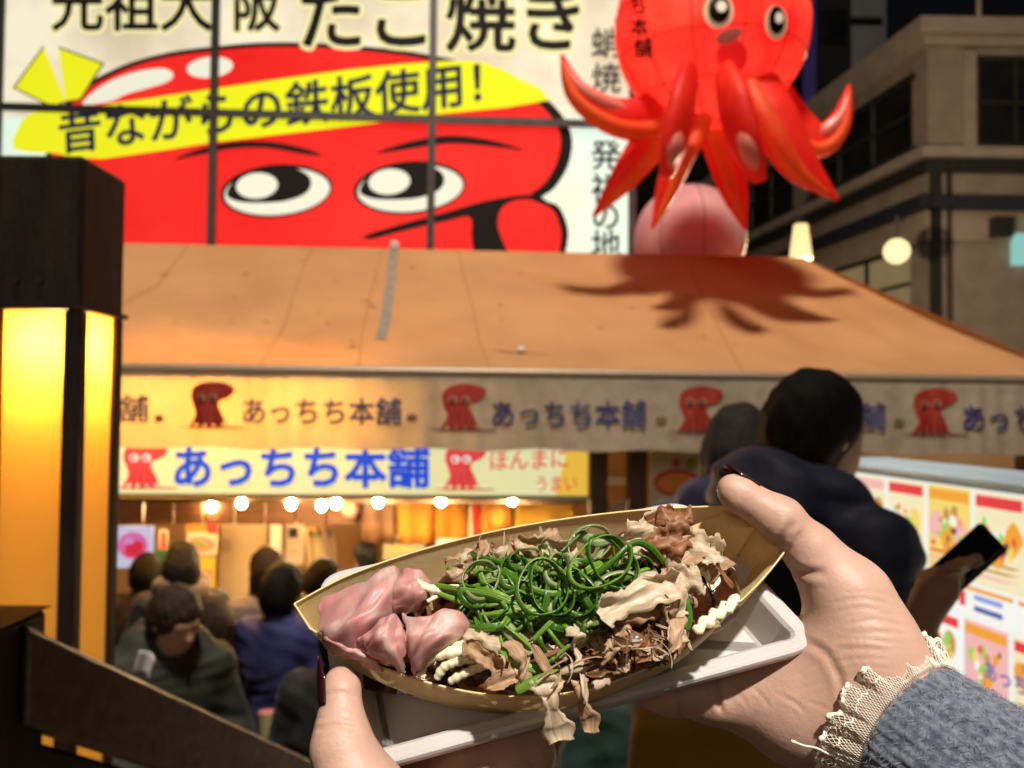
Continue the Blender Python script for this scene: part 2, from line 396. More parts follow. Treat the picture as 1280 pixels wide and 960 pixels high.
MB().tube([(pxw(1188), -.08, .02), (pxw(1188), -.08, bz(198)-.3)], .05).ob('drain_pipe', darkm, bld)
def win_side(y0, y1, z0, z1, cols, gm=glassm):
    def q(y, o, z): return (side(y)-o, y, z)
    def bar(ya, yb, za, zb, o, m, nm, par):
        v = [q(ya, .003, za), q(yb, .003, za), q(yb, .003, zb), q(ya, .003, zb), q(ya, o, za), q(yb, o, za), q(yb, o, zb), q(ya, o, zb)]
        return MB().add(v, [(0, 1, 2, 3), (4, 7, 6, 5), (0, 4, 5, 1), (1, 5, 6, 2), (2, 6, 7, 3), (3, 7, 4, 0)]).ob(nm, m, par)
    fr = bar(y0-.1, y1+.1, z0-.1, z0, .1, darkm, 'window_frame', bld); bar(y0-.1, y1+.1, z1, z1+.1, .1, darkm, 'lintel', fr)
    for c in range(cols):
        a, b = y0+(y1-y0)*c/cols, y0+(y1-y0)*(c+1)/cols
        bar(a+.05, b-.05, z0+.003, z1-.003, .02, gm, 'pane', fr); bar(b-.05, b+.05, z0, z1, .08, darkm, 'mullion', fr)
    bar(y0, y1, (z0+z1)/2-.04, (z0+z1)/2+.04, .07, darkm, 'transom', fr)
win_side(.5, 5.2, bz(172), bz(84), 3); win_side(6.2, 12, bz(172), bz(84), 4); win_side(13, 19, bz(172), bz(84), 4)
shopglass = mat('shop_glass', (.05, .055, .04), .1, col2=(.12, .11, .07), ns=1.2, emit=(.30, .22, .10), es=.6)
win_side(.6, 4.0, bz(392), bz(306), 2, shopglass); win_side(4.8, 9, bz(392), bz(306), 3, shopglass); win_side(10, 16, bz(392), bz(306), 4, shopglass)
w = MB().box(pxw(1238), pxw(1262), -.3, -.002, bz(296), bz(272)).ob('lamp_box', darkm, bld)
MB().box(pxw(1268), pxw(1284), -.22, -.002, bz(330), bz(292)).ob('lit_window', glow('cyan_light', (.30, .66, .60), .8), bld)
# dark towers behind
tw = root('office_tower', 'dark grey office tower rising behind the corner building', 'building', Tm((P(1085, 40, 45)[0], 45, 0)))
MB().box(-1.3, 1.2, 0, 8, 0, 34).ob('wall', mat('tower_grey', (.36, .36, .38), .7, col2=(.44, .44, .46), ns=.6), tw)
for k in range(5): MB().box(-1.1, 1.0, -.06, -.003, 13.5+k*3.2, 13.9+k*3.2).ob('window_strip', glassm, tw)
tw2 = root('narrow_tower', 'near-black narrow tower with a faint purple vertical sign beside the octopus lantern', 'building', Tm((P(1035, 100, 38)[0], 38, 0)))
MB().box(-1.0, 1.2, 0, 6, 0, 30).ob('wall', mat('tower_dark', (.02, .02, .022), .7), tw2)
MB().box(-1.0, -.5, -.3, -.003, 14, 30).ob('sign_strip', glow('purple_sign', (.05, .03, .12), .35), tw2)
for k in range(4): MB().box(-.3, 1.0, -.05, -.003, 12+k*3.5, 13.6+k*3.5).ob('window', glassm, tw2)
# lit lamps over the awning
lx = P(1001, 302, 9.5); l1 = root('street_lantern', 'tapered glowing street lantern just above the awning ridge', 'lantern', Tm(lx))
v, f = grid(lambda a, b: (math.cos(2*math.pi*a)*(.075+.05*(1-b)), math.sin(2*math.pi*a)*(.075+.05*(1-b)), -.19+.38*b), 20, 6, True); ob('shade', (v, f), glow('lantern_shade', (1, .72, .32), 1.3), l1, True)
ob('bulb', sphere((0, 0, -.2), (.11, .11, .07)), glow('lantern_bulb', (1, .85, .5), 6), l1, True); pl_ = lamp('POINT', 'lantern_light', (0, 0, -.34), 3000, (1, .76, .50), shadow_soft_size=.08); pl_.parent = l1; MB().tube([(0, 0, .17), (0, 0, .24)], .05).ob('cap', darkm, l1); MB().tube([(0, .0, -.22), (0, 0, -lx[2]+.01)], .035).ob('pole', darkm, l1)
lx = P(1121, 314, 14.5); l2 = root('globe_lamp', 'round glowing globe lamp hung by the shop window of the corner building', 'lamp', Tm(lx))
ob('globe', sphere((0, 0, 0), .215), glow('globe_glow', (1, .74, .36), 1.5), l2, True); MB().tube([(0, 0, .2), (0, 0, .6), (.5, .8, .7)], .02).ob('bracket', darkm, l2)

# ================================================================== BILLBOARD
YB = 8.0
bb = root('billboard', 'huge backlit billboard with a red octopus face and yellow headband above the awning', 'billboard', fmat(YB))
def pr(name, shape, Yc, layer, m, parent, warp=None, step=.004):
    V, Fc = shape; out = []
    if warp and len(V[0]) == 2:
        import bmesh
        bm = bmesh.new(); vs_ = [bm.verts.new((x, y, 0)) for x, y in V]
        for t in Fc: bm.faces.new([vs_[i] for i in t])
        for _ in range(4): bmesh.ops.subdivide_edges(bm, edges=[e for e in bm.edges if e.calc_length() > 5], cuts=1); bmesh.ops.triangulate(bm, faces=bm.faces)
        bm.verts.index_update(); V = [(v_.co.x, v_.co.y) for v_ in bm.verts]; Fc = [tuple(v_.index for v_ in f_.verts) for f_ in bm.faces]; bm.free()
    for p in V:
        s, z = FL(p[0], p[1], Yc); out.append((s, -(layer+(p[2] if len(p) > 2 else 0))*step + (warp(s, z) if warp else 0), z))
    return ob(name, (out, Fc), m, parent)
cream = glow('bill_cream', (.92, .84, .62), 1., col2=(.50, .34, .2), ns=1.0, ramp=(.40, .75))
s0, z0 = FL(2, 340, YB); s1, z1 = FL(790, -90, YB)
cab = MB().box(s0, s1, .02, .5, z0-.6, z1).ob('cabinet', darkm, bb)
xs = [2, 270, 541, 790]
mint = glow('bill_mint', (.74, .92, .80), 1., col2=(.90, .86, .62), ns=.8)
for i in range(3):
    for j, (ya, yb) in enumerate(((-90, 146), (146, 345))):
        pr('light_panel', poly([(xs[i], ya), (xs[i+1], ya), (xs[i+1], yb), (xs[i], yb)]), YB, 0, cream if j == 0 else mint, bb)
red = glow('bill_red', (.80, .014, .012), 1.0, col2=(.95, .035, .025), ns=.5); blk = glow('bill_black', (.012, .008, .006), 1)
yel = glow('bill_yellow', (.80, .82, .01), 1.0, col2=(.88, .85, .02), ns=.5); wht = glow('bill_white', (.86, .84, .66), 1.0)
head = crom([(90, 345), (66, 260), (64, 200), (90, 130), (140, 95), (200, 74), (270, 64), (340, 59), (430, 62), (520, 72), (590, 89), (645, 110), (682, 138), (700, 168), (697, 200), (682, 228), (662, 247), (690, 262), (701, 288), (698, 318), (690, 345)], 6)
out = crom([(80, 345), (58, 260), (56, 200), (84, 126), (138, 89), (200, 68), (270, 58), (340, 53), (430, 56), (522, 66), (594, 82), (652, 102), (694, 134), (714, 168), (711, 204), (694, 234), (676, 249), (698, 258), (710, 288), (706, 320), (700, 345)], 6)
pr('outline', poly(out), YB, 1, blk, bb); pr('octopus_face', poly(head), YB, 2, red, bb)
pr('headband', poly(crom([(18, 187), (24, 160), (40, 142), (100, 136), (270, 111), (440, 87), (555, 77), (605, 79), (645, 97), (686, 126), (560, 142), (440, 158), (270, 178), (128, 199), (70, 192)], 2, True)), YB, 3, yel, bb)
for q in ([(20, 110), (56, 60), (83, 127), (66, 133)], [(74, 61), (128, 81), (101, 124), (83, 127)]):
    pr('headband_knot', poly(ellipse(0, 0, 1, 1, 0, 3)) if 0 else poly([(x+(x-74)*.06, y+(y-100)*.06) for x, y in q]), YB, 3.5, blk, bb); pr('headband_knot', poly(q), YB, 4, yel, bb)
pr('highlight', poly(crom([(104, 131), (128, 108), (165, 92), (202, 86), (217, 93), (208, 104), (160, 118), (140, 127)], 4, True)), YB, 4, wht, bb); pr('highlight', poly(ellipse(263, 85, 29, 13, -6)), YB, 4, wht, bb)
for (cx, cy, hx, hy) in ((346, 239, 322, 233), (512, 235, 487, 228)):
    pr('eye_outline', poly(ellipse(cx, cy, 70, 33, -5)), YB, 3, blk, bb); pr('eye_white', poly(ellipse(cx+1, cy+1, 66, 29, -5)), YB, 4, wht, bb)
    pr('iris', poly(crom([(cx-62, cy+4), (cx-50, cy-14), (cx-15, cy-29), (cx+20, cy-29), (cx+42, cy-16), (cx+38, cy+2), (cx+10, cy+13), (cx-30, cy+15), (cx-52, cy+12)], 5, True)), YB, 5, blk, bb)
    pr('eye_glint', poly(ellipse(hx, hy, 26, 16, -5)), YB, 6, wht, bb)
for q in ([(218, 200), (250, 187), (290, 178), (340, 178), (385, 187), (402, 195), (380, 193), (330, 185), (285, 187), (250, 194)], [(470, 192), (510, 178), (560, 170), (610, 175), (655, 188), (610, 183), (560, 180), (510, 187)]):
    pr('eyebrow', poly(crom(q, 4, True)), YB, 3, blk, bb)
pr('mouth_line', poly(crom([(456, 295), (500, 281), (560, 265), (610, 251), (664, 244), (690, 258), (700, 285), (694, 262), (664, 250), (640, 252), (626, 262), (622, 282), (630, 306), (640, 330), (600, 330), (590, 300), (588, 272), (560, 276), (500, 290), (465, 299)], 4, True)), YB, 3, blk, bb)
halo = glow('bill_halo', (.90, .82, .40), 1.0)
for txt, p0, p1, h in (('元祖大', (64, 42), (268, 42), 70), ('阪', (290, 42), (352, 42), 70), ('たこ', (370, 66), (545, 66), 92), ('焼き', (556, 68), (735, 68), 90)):
    pr('lettering_halo', letters(txt, p0, p1, (0, -h), .075), YB, 3, halo, bb); pr('lettering', letters(txt, p0, p1, (0, -h), .022), YB, 5, blk, bb)
navy = glow('bill_navy', (.02, .02, .05), 1)
pr('headband_lettering', letters('昔ながらの鉄板使用！', (74, 196), (640, 128), (-2, -58), .02), YB, 6, navy, bb)
for i, ch in enumerate('蛸焼発祥の地'):
    yy = (74, 118, 214, 256, 290, 326)[i]; pr('lettering', letters(ch, (738, yy), (776, yy), (0, -40), .012), YB, 4, blk, bb)
for x in xs: s = FL(x, 100, YB)[0]; MB().box(s-.035, s+.035, -.07, -.028, z0-.6, z1).ob('frame_bar', darkm, bb)
for (x0_, x1_) in ((2, 270), (270, 541), (541, 790)):
    a = FL(x0_, 146, YB)[0]; b = FL(x1_, 146, YB)[0]; zz = FL(400, 147, YB)[1]; MB().box(a+.035, b-.035, -.06, -.03, zz-.035, zz+.035).ob('frame_bar', darkm, bb)
MB().box(s0+.3, s0+.5, .1, .4, 0, z0-.6).ob('post', darkm, bb); MB().box(s1-.5, s1-.3, .1, .4, 0, z0-.6).ob('post', darkm, bb)

# ================================================================== STALL: awning, valance, signs, interior
YA = 4.5; YT = 6.6; AD = (YT-YA)/1.0
stall = root('takoyaki_stall', 'open-fronted food stall with timber counter under the orange awning', 'stall', fmat(YA))
awn = root('awning', 'large sloping orange canvas awning with the octopus shadow on it', 'awning', fmat(YA))
canvas = mat('canvas', (.47, .232, .092), .8, col2=(.55, .28, .115), ns=1.6, nd=8, bump=[(420, .12, 'noise'), (5, .25, 'noise')], trl=.10)
fl_, fr_ = FL(40, 462, YA), FL(1345, 462, YA); tl_, tr_ = FL(-90, 312, YT), FL(1022, 312, YT)
zf = FL(640, 461, YA)[1]; zt = FL(640, 314, YT)[1]
def awp(a, b):
    s = (fl_[0]*(1-a)+fr_[0]*a)*(1-b)+(tl_[0]*(1-a)+tr_[0]*a)*b
    y = (YT-YA)*b; z = zf*(1-b)+zt*b
    sag = (-.035*(1+.5*math.sin(a*31))-.016*math.sin(a*26+2*b)+.007*math.sin(a*71+5*b+1.5*math.sin(6*b))+.004*math.sin(a*133-9*b))*math.sin(math.pi*b)**.6
    return (s, y, z+sag)
canv = ob('canvas', grid(awp, 220, 40), canvas, awn, True)
hip = ob('side_canvas', ([awp(1, 0), (fr_[0], 4.2, zf), (tr_[0], 2.1, zt)], [(0, 1, 2)]), canvas, awn)
ob('rear_canvas', ([(tl_[0], 2.1, zt), (tr_[0], 2.1, zt), (fr_[0], 4.2, zf), (fl_[0], 4.2, zf)], [(0, 1, 2, 3)]), canvas, awn)
seamm = mat('canvas_seam', (.40, .18, .06), .85); poleshadm = mat('pole_shadow_grey', (.22, .19, .16), .7, col2=(.3, .24, .18), ns=14)
def strip(name, pts, wd, m, lift=.006):
    ps = crom(pts, 6); v = []; f = []
    for i, (a, b) in enumerate(ps):
        for sg in (-1, 1): q = awp(a+sg*wd, b); v.append((q[0], q[1], q[2]+lift))
    f = [(2*i, 2*i+1, 2*i+3, 2*i+2) for i in range(len(ps)-1)]; return ob(name, (v, f), m, awn)
def aw_uv(px, py):
    """(a, b) of the awning point seen at a pixel"""
    D = ray(px, py); b = .5
    best = None
    for bb_ in np.linspace(0, 1, 101):
        Yc = YA+(YT-YA)*bb_; s, z = FL(px, py, Yc); dz = abs(z-(zf*(1-bb_)+zt*bb_))
        if best is None or dz < best[0]: best = (dz, bb_, s)
    b = best[1]; L = fl_[0]*(1-b)+tl_[0]*b; Rr = fr_[0]*(1-b)+tr_[0]*b; return ((best[2]-L)/(Rr-L), b)
for q in ([(255, 305), (205, 352), (160, 385)], [(410, 306), (372, 380), (325, 456)], [(498, 308), (470, 380), (448, 458)], [(592, 312), (602, 380), (612, 460)], [(880, 330), (905, 400), (930, 466)]):
    strip('seam', [aw_uv(*p) for p in q], .0009, seamm, .003)
strip('pole_shadow_strip', [aw_uv(512, 311), aw_uv(503, 345), aw_uv(492, 390), aw_uv(480, 425)], .0052, poleshadm, .007)  # shadow of a pole, laid on the canvas as a grey strip
strip('worn_patch', [aw_uv(625, 431), aw_uv(655, 434), aw_uv(690, 438)], .004, mat('worn', (.24, .12, .04), .8), .004)
q = awp(*aw_uv(655, 434)); ob('clip', sphere((q[0], q[1], q[2]+.02), (.025, .02, .02), 10, 6), mat('clip_white', (.7, .7, .62), .4), awn, True)
q = awp(*aw_uv(512, 309)); MB().box(q[0]-.03, q[0]+.03, q[1]-.02, q[1]+.03, q[2], q[2]+.06, .008).ob('clamp', mat('clamp_white', (.6, .57, .55), .4), awn)
stain = mat('canvas_stain', (.30, .14, .05), .9)
rs = random.Random(3)
for k in range(26):
    a, b = rs.uniform(.12, .8), rs.uniform(.12, .9); v = []; r0 = rs.uniform(.006, .018)
    for t in range(9):
        an = 2*math.pi*t/9; r1 = r0*rs.uniform(.5, 1.4); q = awp(a+r1*math.cos(an)/5.0, b+r1*math.sin(an)/2.2); v.append((q[0], q[1], q[2]+.0045))
    ob('stain', (v, [tuple(range(9))]), stain, awn)
MB().tube([(fl_[0], -.02, zf-.025), (fr_[0], -.02, zf-.025)], .028, 10).ob('front_rail', mat('awning_rail', (.30, .22, .15), .45, metal=.2), awn)
MB().box(fl_[0], fr_[0], .02, .06, zf-.10, zf-.045).ob('rail_channel', mat('rail_dark', (.10, .075, .05), .5), awn)
# valance
vz1 = zf-.05; vz0 = FL(640, 562, YA)[1]
def wrk(s, z): d = min(1, max(0, (vz1-z)/(vz1-vz0))); return .012*math.sin(7*s+.8*math.sin(2.3*s))*d+.007*math.sin(19*s+2*math.sin(3*s))*(.4+.6*d)+.004*math.sin(47*s+3*math.sin(5*s))-.012*d
val = root('valance', 'cream canvas valance strip printed with red octopus emblems and navy lettering', 'valance', fmat(YA-.055))
vcl = mat('valance_cloth', (.50, .42, .31), .85, col2=(.60, .51, .39), ns=5, nd=8, bump=[(300, .15, 'noise'), (14, .3, 'noise')], trl=.32)
vo = ob('cloth', grid(lambda a, b: (lambda s, z: (s, wrk(s, z), z+.006*math.sin(11*s)*(b == 0)))(fl_[0]+(fr_[0]-fl_[0])*a, vz0+(vz1-vz0)*b), 420, 9), vcl, val, True)
navyc = mat('navy_print', (.03, .035, .13), .7, col2=(.055, .06, .2), ns=12); redc = mat('red_print', (.36, .02, .012), .7, col2=(.45, .04, .02), ns=12); redd = mat('red_dark_print', (.16, .01, .008), .7)
whp = mat('white_print', (.7, .66, .58), .7)
EM = [(-.38, .0), (-.44, .2), (-.36, .40), (-.1, .5), (.2, .5), (.46, .42), (.5, .28), (.36, .16), (.2, .1), (.16, -.02), (.27, -.25), (.36, -.47), (.25, -.36), (.17, -.52), (.08, -.38), (-.03, -.52), (-.12, -.38), (-.24, -.52), (-.29, -.38), (-.46, -.46), (-.33, -.2)]
def emblem(parent, Yc, cx, cy, w_, h_, m, md, mw, warp=None, lay=1, name='octopus_emblem'):
    T = lambda pts: [(cx+x*w_, cy-y*h_) for x, y in pts]
    e = pr(name, poly(T(crom(EM, 5, True))), Yc, lay, m, parent, warp)
    for x in (-.2, -.06, .08, .2): pr('tentacle_line', poly(T([(x-.012, -.12), (x+.012, -.12), (x*1.25+.014, -.46), (x*1.25-.014, -.46)])), Yc, lay+1, md, e, warp)
    for x in (-.2, .06): pr('emblem_eye', poly(T(ellipse(x, .17, .1, .085, 0, 14))), Yc, lay+1, mw, e, warp); pr('emblem_pupil', poly(T(ellipse(x-.015, .165, .045, .05, 0, 12))), Yc, lay+2, md, e, warp)
    pr('ground_line', poly(T([(-.75, -.46), (-.4, -.5), (.7, -.5), (.72, -.47), (.3, -.46)])), Yc, lay, md, e, warp)
    return e
Yv = YA-.055; wv = lambda s, z: wrk(s, z)-.002
sl_ = lambda x: (x-640)*.0095
for cx, t0 in ((264, 301), (578, 612), (874, 910), (1166, 1198)):
    dy = sl_(cx); emblem(val, Yv, cx, 510+dy, 58, 58, redc, redd, mat('emblem_eye_print', (.45, .2, .12), .7), wv)
    pr('lettering', letters('あっちち本舗', (t0, 535+dy), (t0+202-(6 if t0 > 600 else 0), 535+dy+1.5), (0, -36), .018), Yv, 1.2, navyc, val, wv)
    pr('dot_mark', poly(ellipse(t0+214, 526+dy, 7, 5, 0, 14)), Yv, 1, mat('brown_print', (.22, .12, .06), .8), val, wv)
pr('lettering', letters('舗', (150, 529), (188, 529), (0, -36), .018), Yv, 1.2, navyc, val, wv); pr('dot_mark', poly(ellipse(200, 523, 6, 5, 0, 12)), Yv, 1, MATS['brown_print'], val, wv)
tl2 = root('added_tube_lamp', 'unseen warm tube lamp added behind the left half of the valance', 'lamp', fmat(4.78)); q0_, q1_ = FL(40, 505, 4.78), FL(470, 505, 4.78)  # unseen tube added to light the valance amber from behind
MB().tube([(q0_[0], 0, q0_[1]), (q1_[0], 0, q0_[1])], .016, 10).ob('tube', glow('tube_glow', (1, .46, .05), 200), tl2); MB().box(q0_[0], q1_[0], .025, .06, q0_[1]-.02, q0_[1]+.03).ob('fitting', darkm, tl2)
# inner backlit sign
YS = 5.0
sg = root('stall_sign', 'long backlit cream sign with blue lettering and red octopus emblems under the valance', 'sign', fmat(YS))
a0, za = FL(60, 628, YS); a1, zb = FL(741, 552, YS)
zl = FL(440, 618, YS)[1]; zu = FL(440, 540, YS)[1]
MB().box(a0, a1, .01, .16, zl-.03, zu).ob('housing', mat('sign_housing', (.4, .36, .28), .5), sg)
ob('lit_face', ([(a0+.02, 0, zl), (a1-.02, 0, zl), (a1-.02, 0, zu-.02), (a0+.02, 0, zu-.02)], [(0, 1, 2, 3)]), glow('sign_face', (.80, .76, .34), .95, col2=(.72, .74, .45), ns=1.5), sg)
blue = glow('sign_blue', (.015, .07, .62), 1.0); sred = glow('sign_red', (.68, .06, .06), 1.0); sredd = glow('sign_red_dark', (.5, .02, .02), 1.0); swht = glow('sign_white', (.85, .8, .7), 1)
emblem(sg, YS, 180, 582, 58, 58, sred, sredd, swht); emblem(sg, YS, 580, 584, 54, 58, sred, sredd, swht)
pr('lettering', letters('あっちち本舗', (214, 611), (538, 611), (0, -56), .03), YS, 2, blue, sg)
pr('lettering', letters('ほんまに', (610, 590), (712, 586), (0, -28), .012), YS, 2, sred, sg); pr('lettering', letters('うまい', (668, 616), (722, 614), (0, -22), .012), YS, 2, sred, sg)
ob('orange_end', ([(a1-.22, -.004, zl+.0), (a1-.02, -.004, zl), (a1-.02, -.004, zu-.05), (a1-.14, -.004, zu-.05)], [(0, 1, 2, 3)]), glow('sign_orange', (.85, .52, .06), .9), sg)
# stall body
tim = mat('stall_timber', (.12, .045, .014), .55, col2=(.18, .075, .026), ns=4, mapping={'scale': (1, 1, 6)}, bump=[(20, .2, 'noise')])
dtim = mat('dark_timber', (.06, .035, .02), .6, col2=(.09, .05, .03), ns=5)
def sz(py, Yc): return FL(440, py, Yc)[1]
LX, RX = fl_[0]+.2, FL(1330, 500, YA)[0]
for px_ in (752, 800, 1290):
    s = FL(px_, 600, 4.9)[0]; MB().box(s-.05, s+.05, .35, .45, 0, zf-.05).ob('post', dtim, stall)
YW = 7.4; yo = YW-YA
w0 = FL(60, 700, YW)[0]; w1 = FL(1330, 700, YW)[0]; wz = zf+.35
MB().box(w0, w1, yo, yo+.1, 0, wz).ob('back_wall', mat('stall_wall', (.34, .19, .075), .7, col2=(.42, .25, .11), ns=2), stall)
MB().box(w0-.1, w0, .6, yo, 0, wz).ob('side_wall', tim, stall)
cz = .95
MB().box(LX, FL(742, 700, 5.3)[0], .85, 1.25, .01, cz).ob('counter', tim, stall); MB().box(LX-.05, FL(745, 700, 5.3)[0], .78, 1.35, cz+.001, cz+.05, .01).ob('counter_top', mat('steel', (.5, .5, .5), .3, metal=.9), stall)
for k in range(16):   # timber frieze boards behind the bulbs
    x0_, x1_ = 120+k*38, 120+(k+1)*38-2
    sA = FL(x0_, 640, 6.0)[0]; sB = FL(x1_, 640, 6.0)[0]; MB().box(sA, sB, 1.5, 1.53, sz(656, 6.0), sz(600, 6.0)+.3, .006).ob('frieze_board', tim, stall)
MB().box(w0, FL(760, 640, 5.6)[0], 1.0, 1.06, sz(627, 5.6), sz(619, 5.6)).ob('beam', dtim, stall)
# hanging bulbs
bulbm = glow('bulb_glow', (1, .70, .33), 520); bulbw = glow('bulb_warm', (1, .58, .22), 300)
BL = [(170, 636, 6.2, 0), (212, 636, 6.2, 1), (264, 633, 6.0, 1), (302, 623, 5.5, 0), (312, 634, 6.3, 0), (364, 624, 5.5, 1), (356, 637, 6.4, 0), (402, 632, 5.5, 1), (420, 623, 5.5, 1), (473, 621, 5.4, 1), (551, 620, 5.4, 1), (567, 637, 6.3, 0), (640, 619, 5.4, 1), (642, 633, 6.2, 0), (266, 648, 6.5, 0)]
posn = 'leftmost second third fourth fifth sixth seventh eighth ninth tenth eleventh twelfth thirteenth fourteenth fifteenth'.split()
for i, (px_, py_, Y_, b) in enumerate(sorted(BL)):
    py_ += 6*(py_ < 630); s, z = FL(px_, py_, Y_); r = root('hanging_bulb', 'round lit bulb hanging under the stall sign, %s from the left' % posn[i], 'light bulb', Matrix.Translation((0, 0, 0)) @ Tm(FW3(s, 0, z, Y_)), 'bulbs strung under the stall sign')
    ob('glass', sphere((0, 0, 0), (.027, .027, .032), 14, 8), bulbm if b else bulbw, r, True); MB().tube([(0, 0, .030), (0, 0, .085)], .017, 8).ob('socket', darkm, r); MB().tube([(0, 0, .08), (0, 0, .5)], .004, 6).ob('wire', darkm, r)
# things inside the stall
def card(name, label, cat, px0, py0, px1, py1, Yc, m, prints=(), th=.02):
    r = root(name, label, cat, fmat(Yc)); A = FL(px0, py1, Yc); B = FL(px1, py0, Yc)
    MB().box(A[0], B[0], .004, th+.004, A[1], B[1]).ob('board', m, r)
    for k, (pts, pm) in enumerate(prints): pr('print', poly(pts), Yc, .2+.5*k, pm, r)
    return r
g_ = lambda n, c, s=1.: glow(n, c, s)
card('menu_screen', 'glowing screen with a pink and red dish left behind the queue', 'screen', 143, 658, 191, 710, 6.1, g_('screen_pale', (.62, .62, .80), .8), [(ellipse(166, 682, 19, 17), g_('screen_pink', (.75, .16, .42), .8)), (ellipse(168, 686, 13, 9, -30), g_('screen_red', (.75, .03, .06), .8)), (ellipse(162, 676, 6, 4), g_('screen_lilac', (.6, .3, .7), .8))])
pm1 = mat('poster_cream', (.75, .6, .4), .6); pm2 = mat('poster_orange', (.75, .25, .03), .6); pm3 = mat('poster_red', (.6, .04, .02), .6); pm4 = mat('poster_green', (.25, .35, .05), .6); pm5 = mat('poster_yellow', (.8, .5, .06), .6); pm6 = mat('poster_pink', (.75, .25, .2), .6)
card('food_poster', 'poster of a noodle dish with an orange top band beside the cream door', 'poster', 233, 655, 272, 694, 6.9, pm1, [([(233, 655), (272, 655), (272, 665), (233, 665)], pm2), ([(256, 653), (272, 653), (272, 667), (260, 667)], pm3), (ellipse(252, 680, 17, 9, 5), pm6), (ellipse(251, 680, 10, 4, 20), pm4)])
card('yellow_poster', 'small yellow poster with an orange dish below the food poster', 'poster', 244, 697, 269, 735, 6.9, pm5, [(ellipse(257, 718, 9, 6), pm6), (ellipse(254, 728, 7, 4), pm2)])
card('red_tag', 'narrow red and white tag hanging by the pink screen', 'tag', 198, 663, 209, 687, 6.6, pm1, [([(201, 665), (208, 665), (208, 686), (201, 686)], pm3)])
card('green_box', 'dark green box standing on the shelf behind the queue', 'box', 193, 688, 224, 703, 6.6, mat('box_green', (.03, .10, .02), .6), [], .2)
card('cream_door', 'plain cream door lit warmly at the back of the stall', 'door', 272, 653, 334, 772, 7.2, mat('door_cream', (.72, .56, .32), .55, col2=(.66, .5, .28), ns=3), [(ellipse(282, 682, 7, 9), mat('door_ring', (.5, .4, .25), .5))])
card('white_cloth', 'white cloth hanging beside the cream door', 'cloth', 337, 655, 352, 700, 6.8, mat('cloth_white', (.72, .66, .58), .8))
card('notice_sheet', 'white notice sheet with dark printing pinned behind the stall', 'notice', 356, 650, 380, 706, 6.9, mat('sheet_white', (.78, .7, .58), .7), [([(361, 660), (372, 660), (372, 672), (361, 672)], darkm), (ellipse(368, 690, 8, 3), pm1)])
for k, (x, wd) in enumerate(((386, 12), (400, 14), (415, 12))):
    v, f = grid(lambda a, b: (lambda q: (q[0]+.012*math.sin(9*a+k), .03*math.sin(7*a+b*2+k), q[1]))(FL(x+wd*(a-.5)+3*math.sin(b*3+k), 660+78*(1-b)+4*math.sin(5*a), 6.4)), 9, 8)
    c_ = ob('hanging_packet', (v, f), mat('packet_%d' % k, ((.55, .38, .17), (.6, .45, .22), (.45, .3, .2))[k], .35, bump=[(30, .5, 'noise')]), None, True); solid(c_, .02); c_.matrix_world = fmat(6.4)
    tag(c_, ('beige packet hanging nearest the notice sheet', 'yellowish packet hanging between two darker ones', 'brownish packet hanging nearest the stall worker')[k], 'packet')
pl = root('paper_ball', 'small pinkish paper ball hanging over the stall worker', 'decoration', Tm(FW3(*(lambda q: (q[0], 0, q[1]))(FL(438, 636, 5.9)), 5.9)))
ob('paper_shell', sphere((0, 0, 0), .065), mat('ball_pink', (.6, .28, .2), .7, bump=[(40, .3, 'noise')]), pl, True)
# orange noren curtain with red strip
orn = mat('noren_orange', (.72, .26, .015), .75, col2=(.80, .33, .03), ns=3, trl=.3); ornl = mat('noren_light', (.85, .45, .05), .7); redn = mat('noren_red', (.6, .015, .01), .7)
nr = root('noren_curtain', 'orange shop curtain with red strips hanging under the sign', 'curtain', fmat(6.0))
for k, (x0_, x1_) in enumerate(((456, 496), (498, 542), (544, 584), (600, 640), (642, 718))):
    v, f = grid(lambda a, b: (lambda q: (q[0], .02*math.sin(12*a+k)*(1-b)-.12, q[1]))(FL(x0_+(x1_-x0_)*a, 676+(0 if k < 3 else 14)-(66+(0 if k < 3 else 14))*b, 6.0)), 12, 6)
    solid(ob('panel', (v, f), tim if k == 0 else (orn if k < 4 else ornl), nr, True), .004)
for x0_, x1_ in ((586, 590), (591, 599)):
    v, f = grid(lambda a, b: (lambda q: (q[0], -.13, q[1]))(FL(x0_+(x1_-x0_)*a, 690-78*b, 6.0)), 3, 3); solid(ob('strip', (v, f), pm1 if x0_ == 586 else redn, nr), .004)
pr('swirl_print', poly(ellipse(622, 640, 13, 16, 10)), 6.0, 38, pm2, nr); pr('swirl_print', poly(ellipse(622, 642, 8, 11, 10)), 6.0, 40, ornl, nr)
card('lit_menu', 'warm yellow lit menu box above the far end of the boat', 'menu', 479, 668, 531, 700, 5.9, g_('menu_yellow', (.82, .52, .16), .9), [([(484, 676), (526, 676), (526, 679), (484, 679)], pm5), ([(484, 685), (518, 685), (518, 688), (484, 688)], pm5)])
card('pale_sign', 'pale pink sign board at the stall counter behind the boat', 'sign', 545, 674, 592, 712, 5.8, mat('sign_pinkish', (.75, .6, .58), .6), [([(550, 690), (588, 690), (588, 693), (550, 693)], pm6)])
card('dim_shelf', 'dim shelf bay with pale trays right of the stall sign', 'shelf', 744, 596, 798, 606, 5.6, mat('shelf_pale', (.3, .26, .22), .6), [], .3)
card('tray_stack', 'row of pale paper trays on the dim shelf', 'trays', 742, 628, 786, 642, 5.4, mat('tray_pale', (.6, .5, .4), .6), [([(746+9*k, 629), (752+9*k, 629), (750+9*k, 641), (744+9*k, 641)], pm1) for k in range(4)], .2)
